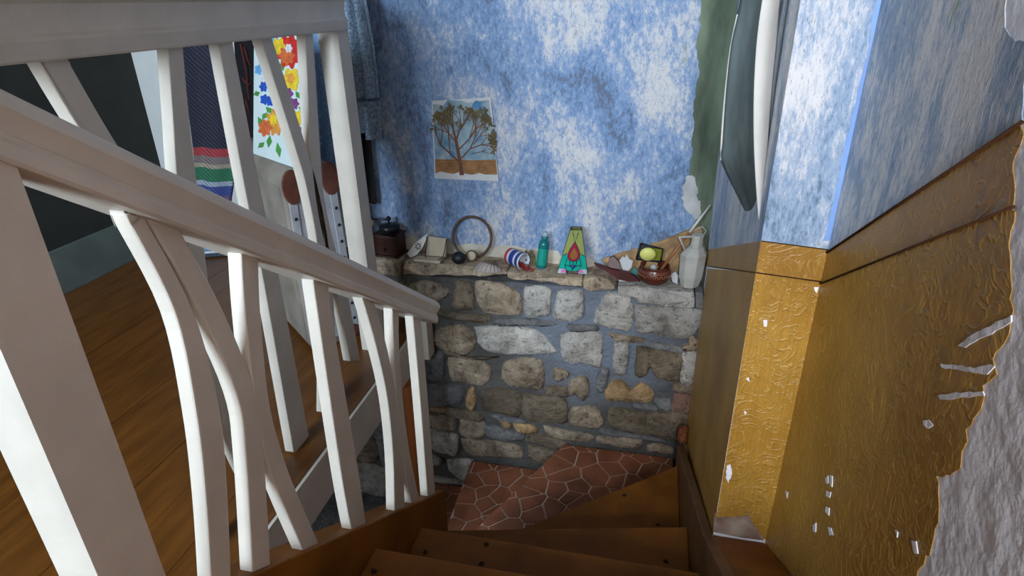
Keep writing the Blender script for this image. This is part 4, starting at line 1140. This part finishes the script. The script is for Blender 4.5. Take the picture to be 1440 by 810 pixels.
dg = thing('dark_garment', 'black garment with red embroidery hanging left of the flowered board', 'garment', P(345, 220, 1, YW-.03))
drape('cloth', [(-115,318,372),(0,325,378),(60,330,381),(150,337,385),(222,345,388)], YW-0.030, 1.5, 0.008, M['dark_cloth'], dg, 16, 0.005)
bm = bmesh.new()
for pts_ in ([(338,62),(346,100),(350,140)], [(343,66),(348,84),(353,92)], [(341,110),(349,120),(353,116)], [(345,140),(351,160)]):
    tube_bm(bm, [P(x, y, 1, YW-0.045) for x, y in pts_], 0.0022, 5)
bm_obj('embroidery', bm, M['red_thread'], dg, True)
tb = thing('blue_towel', 'sky blue terry towel hanging behind the corner post', 'towel', P(462, 245, 1, YH))
drape('cloth', [(-115,398,475),(0,420,482),(60,430,488),(150,440,495),(210,445,500),(246,450,503)], YH-0.002, 2.2, 0.010, M['towel_blue'], tb, 24, 0.008)
ts = thing('slate_towel', 'slate blue terry towel with a dark woven band hanging right of the post', 'towel', P(520, 195, 1, YH))
drape('cloth', [(-115,462,505),(-40,470,508),(0,477,513),(60,484,523),(130,492,530),(178,500,535),(186,503,536)], YH-0.035, 2.4, 0.012, M['towel_slate'], ts, 34, 0.008, 0.6)
drape('hem_fold', [(150,510,533),(170,512,535),(197,514,537)], YH-0.043, 0.6, 0.004, M['towel_slate'], ts, 16, 0.006, 1.2)
drape('woven_band', [(138,493.5,531.5),(142,494,532)], YH-0.042, 2.4, 0.012, M['towel_band'], ts, 34, 0.006, 0.6)
dc = drape('dark_scarf', [(60,484,512),(150,492,519),(220,502,524),(270,513,529),(286,517,530)], YH+0.015, 0.8, 0.006, M['dark_cloth'], None, 14, 0.006)
tag(dc, 'black scarf hanging below the slate towel against the blue wall', 'scarf')

# old suitcase standing on its edge
c0 = Vector((-0.990, 1.480, ZL)); c1 = Vector((-0.905, 1.636, ZL)); ZTR = -0.405
w_ = (c1-c0); l_ = Vector((-0.76, 0.65, 0)).normalized()*0.52
tk = thing('suitcase', 'old grey canvas suitcase with riveted edges and brown leather corners on the landing', 'suitcase', c0+Vector((0,0,0.0)))
def rr_prism(nm, inset, mat, z0, z1, a0, a1, bev):
    A_ = c0 + w_*0 ; pts_ = [c0+l_*a0, c1+l_*a0, c1+l_*a1, c0+l_*a1]
    return prism(nm, [Vector((p.x,p.y,z0)) for p in pts_], (0,0,z1-z0), mat, tk, bev)
def oct_outline(s, z0, z1):
    """side outline (along width s 0..1, z) with clipped corners"""
    return
body_w = [(0.0,.06),(0.05,.025),(.14,.004),(.86,.004),(.95,.025),(1.0,.06),(1.0,.90),(.93,.96),(.80,.995),(.20,.995),(.07,.96),(0.0,.90)]
Hh = ZTR-ZL
prism('body', [c0 + w_*s + Vector((0,0,Hh*z)) for s, z in body_w], l_, M['trunk_face'], tk, 0.010)
nrm = -l_.normalized()
def face_pt(s, z, d=0.0): return c0 + w_*s + Vector((0,0,Hh*z)) + nrm*d
prism('end_panel', [face_pt(s, z, 0.0) for s, z in [(.10,.05),(.90,.05),(.94,.10),(.90,.84),(.80,.90),(.20,.90),(.10,.84),(.05,.10)]], nrm*0.004, M['trunk_side'], tk, 0.0015)
for sgn, (a_, b_) in (('l', (.0,.14)), ('r', (.86,1.0))):
    prism('edge_strip', [face_pt(a_, .07, .001), face_pt(b_, .07, .001), face_pt(b_+(.06 if sgn=='l' else -.06), .88, .001), face_pt(a_+(.06 if sgn=='l' else -.06), .88, .001)], nrm*0.006, M['trunk_side'], tk, 0.001)
    for k in range(9):
        z = .12 + .72*k/8; s = (a_+b_)/2 + (.06 if sgn == 'l' else -.06)*(z-.07)/.81
        lathe('rivet', [(0.0052,0),(0.0052,0.001),(0.003,0.003),(0,0.0035)], M['black_metal'], tk, 10, face_pt(s, z, .0065), Vector((0,0,1)).rotation_difference(nrm).to_matrix())
for s_ in (.15,.85):
    lt_ = [(s_ + .17*math.cos(t), .905 + .085*math.sin(t)) for t in [2*math.pi*k/16 for k in range(16)]]
    prism('leather_corner', [face_pt(s, min(z, .99), .001) for s, z in lt_], nrm*0.009, M['leather'], tk, 0.003)
for s_ in (.16,.84):
    lt_ = [(s_ + .16*math.cos(t), .045 + .045*math.sin(t)) for t in [2*math.pi*k/16 for k in range(16)]]
    prism('leather_corner', [face_pt(s, max(z,.004), .001) for s, z in lt_], nrm*0.008, M['leather'], tk, 0.002)
for a_ in (0.10, 0.90):
    prism('edge_strip', [c0 + l_*(a_-.05) + Vector((0,0,Hh*.08)) - w_*.01, c0 + l_*(a_+.05) + Vector((0,0,Hh*.08)) - w_*.01, c0 + l_*(a_+.05) + Vector((0,0,Hh*.9)) - w_*.01, c0 + l_*(a_-.05) + Vector((0,0,Hh*.9)) - w_*.01], w_*0.012, M['trunk_face'], tk)

# flowered board leaning on the suitcase
b0 = P(356, 216, 2, ZTR+.004); b1 = P(428, 241, 2, ZTR+.004)
up = P(357, 46, 1, b0.y+0.03) - b0
fb = thing('flowered_board', 'white painted board with bright flowers standing on the suitcase', 'board', b0)
nb_ = (b1-b0).cross(up).normalized()
if nb_.y > 0: nb_ = -nb_
prism('panel', [b0, b1, b1+up, b0+up], -nb_*0.006, M['board_white'], fb, 0.001)
Lb = (b1-b0).length
def fbp(u, v, d): return b0 + (b1-b0)*u + up*v + nb_*d
def pix_uv(px, py):
    r = ROT @ Vector((px-720, py-405, F_PX)); t = b0.dot(nb_)/r.dot(nb_); p = r*t - b0
    a = b1-b0; 
    v = p.z/up.z; p2 = p - up*v
    return (p2.dot(a)/a.dot(a), v)
def petals(px, py, r, n, inner=.45):
    out = []
    for k in range(n*2):
        pass
    for k in range(n*6):
        a = 2*math.pi*k/(n*6); rr = r*(.86 + .14*math.cos(n*a))
        out.append(pix_uv(px + rr*math.cos(a)*.8, py + rr*math.sin(a)))
    return [out]
cols = {'red':(.55,.025,.02),'orange':(.70,.28,.05),'yellow':(.75,.52,.03),'blue':(.02,.08,.42),'sky':(.12,.35,.62),'green':(.07,.28,.05),'purple':(.20,.05,.18),'coral':(.60,.13,.04),'pale':(.62,.58,.62)}
for k_, v_ in cols.items(): M['fl_'+k_] = simple('flower_'+k_, v_, 0.6, 0.3, 60, 0)
flowers = [('red',408,72,26,9,.001),('pale',407,68,7,6,.002),('coral',404,78,15,8,.0015),('yellow',410,112,18,6,.001),('orange',409,110,8,5,.002),('yellow',392,66,14,6,.0012),('orange',388,172,20,10,.001),('yellow',386,168,9,8,.002),('coral',373,180,13,7,.0012),
           ('blue',371,122,8,6,.001),('blue',372,140,8,5,.001),('blue',380,142,8,6,.0011),('sky',364,98,8,5,.001),('sky',384,54,9,5,.001),('yellow',418,166,12,6,.001),('purple',406,132,9,5,.001),('purple',414,146,9,6,.001),('purple',422,186,8,5,.001),('purple',398,124,7,5,.0008),('pale',371,112,5,5,.0008)]
for nm, x, y, r, n, d in flowers: flat('painted_flower', petals(x, y, r, n), M['fl_'+nm], fb, fbp, d)
lv = []
for x, y, a, L in ((363,164,1.1,16),(380,190,1.7,18),(390,200,1.4,22),(372,200,2.4,12),(366,130,2.8,10),(374,150,.8,14),(394,100,1.2,20),(397,84,1.5,16),(416,128,1.0,14),(420,150,.6,12),(372,72,1.2,16),(376,158,2.2,12),(402,150,1.2,10)):
    e_ = (x+math.cos(a)*L, y+math.sin(a)*L); m_ = ((x+e_[0])/2, (y+e_[1])/2); nx, ny = -math.sin(a)*4, math.cos(a)*4
    lv.append([pix_uv(x,y), pix_uv(m_[0]+nx,m_[1]+ny), pix_uv(*e_), pix_uv(m_[0]-nx,m_[1]-ny)])
flat('painted_leaves', lv, M['fl_green'], fb, fbp, 0.0009)

# folded striped cloth on the floor beyond the railing
fc = P(292, 356, 2, ZL)
fo = thing('folded_cloth', 'small folded blue cloth on the floor behind the stair railing', 'cloth', fc)
for k, mt in enumerate(('towel_band','can_white','towel_blue')):
    obox('fold', fc+Vector((0,0,0.001+k*0.014)), 0.20-.01*k, 0.12-.008*k, 0.013, 0.4, M[mt], fo, 0.005)

# crumbs lying on the treads
M['crumb'] = simple('crumb', (0.03, 0.018, 0.012), 0.9, 0.4, 80, 0.3)
rnd = random.Random(12)
for i, (x, y, z, lb) in enumerate([(598,777,-1.0,'dark leaf crumb on the left end of the second visible tread'),(684,766,-1.0,'grey crumb in the middle of the second visible tread'),(677,793,-1.0,'flat dark crumb near the front of the second visible tread'),(526,804,-0.85,'reddish crumb on the nearest tread by the stringer'),
        (936,790,-1.15,'dark crumb at the right end of the third visible tread'),(878,697,-1.30,'tiny dark crumb on the fan-shaped tread'),(925,738,-1.30,'dark crumb where the fan-shaped tread meets the next one')]):
    p = P(x, y, 2, z); bm = bmesh.new(); bmesh.ops.create_icosphere(bm, subdivisions=1, radius=0.006)
    for v in bm.verts: v.co = Vector((v.co.x*rnd.uniform(.7,1.4), v.co.y*rnd.uniform(.5,1.1), v.co.z*.45)) + p + Vector((0,0,.002))
    tag(bm_obj('leaf_crumb', bm, M['crumb']), lb, 'crumb', 'crumbs on the stairs')
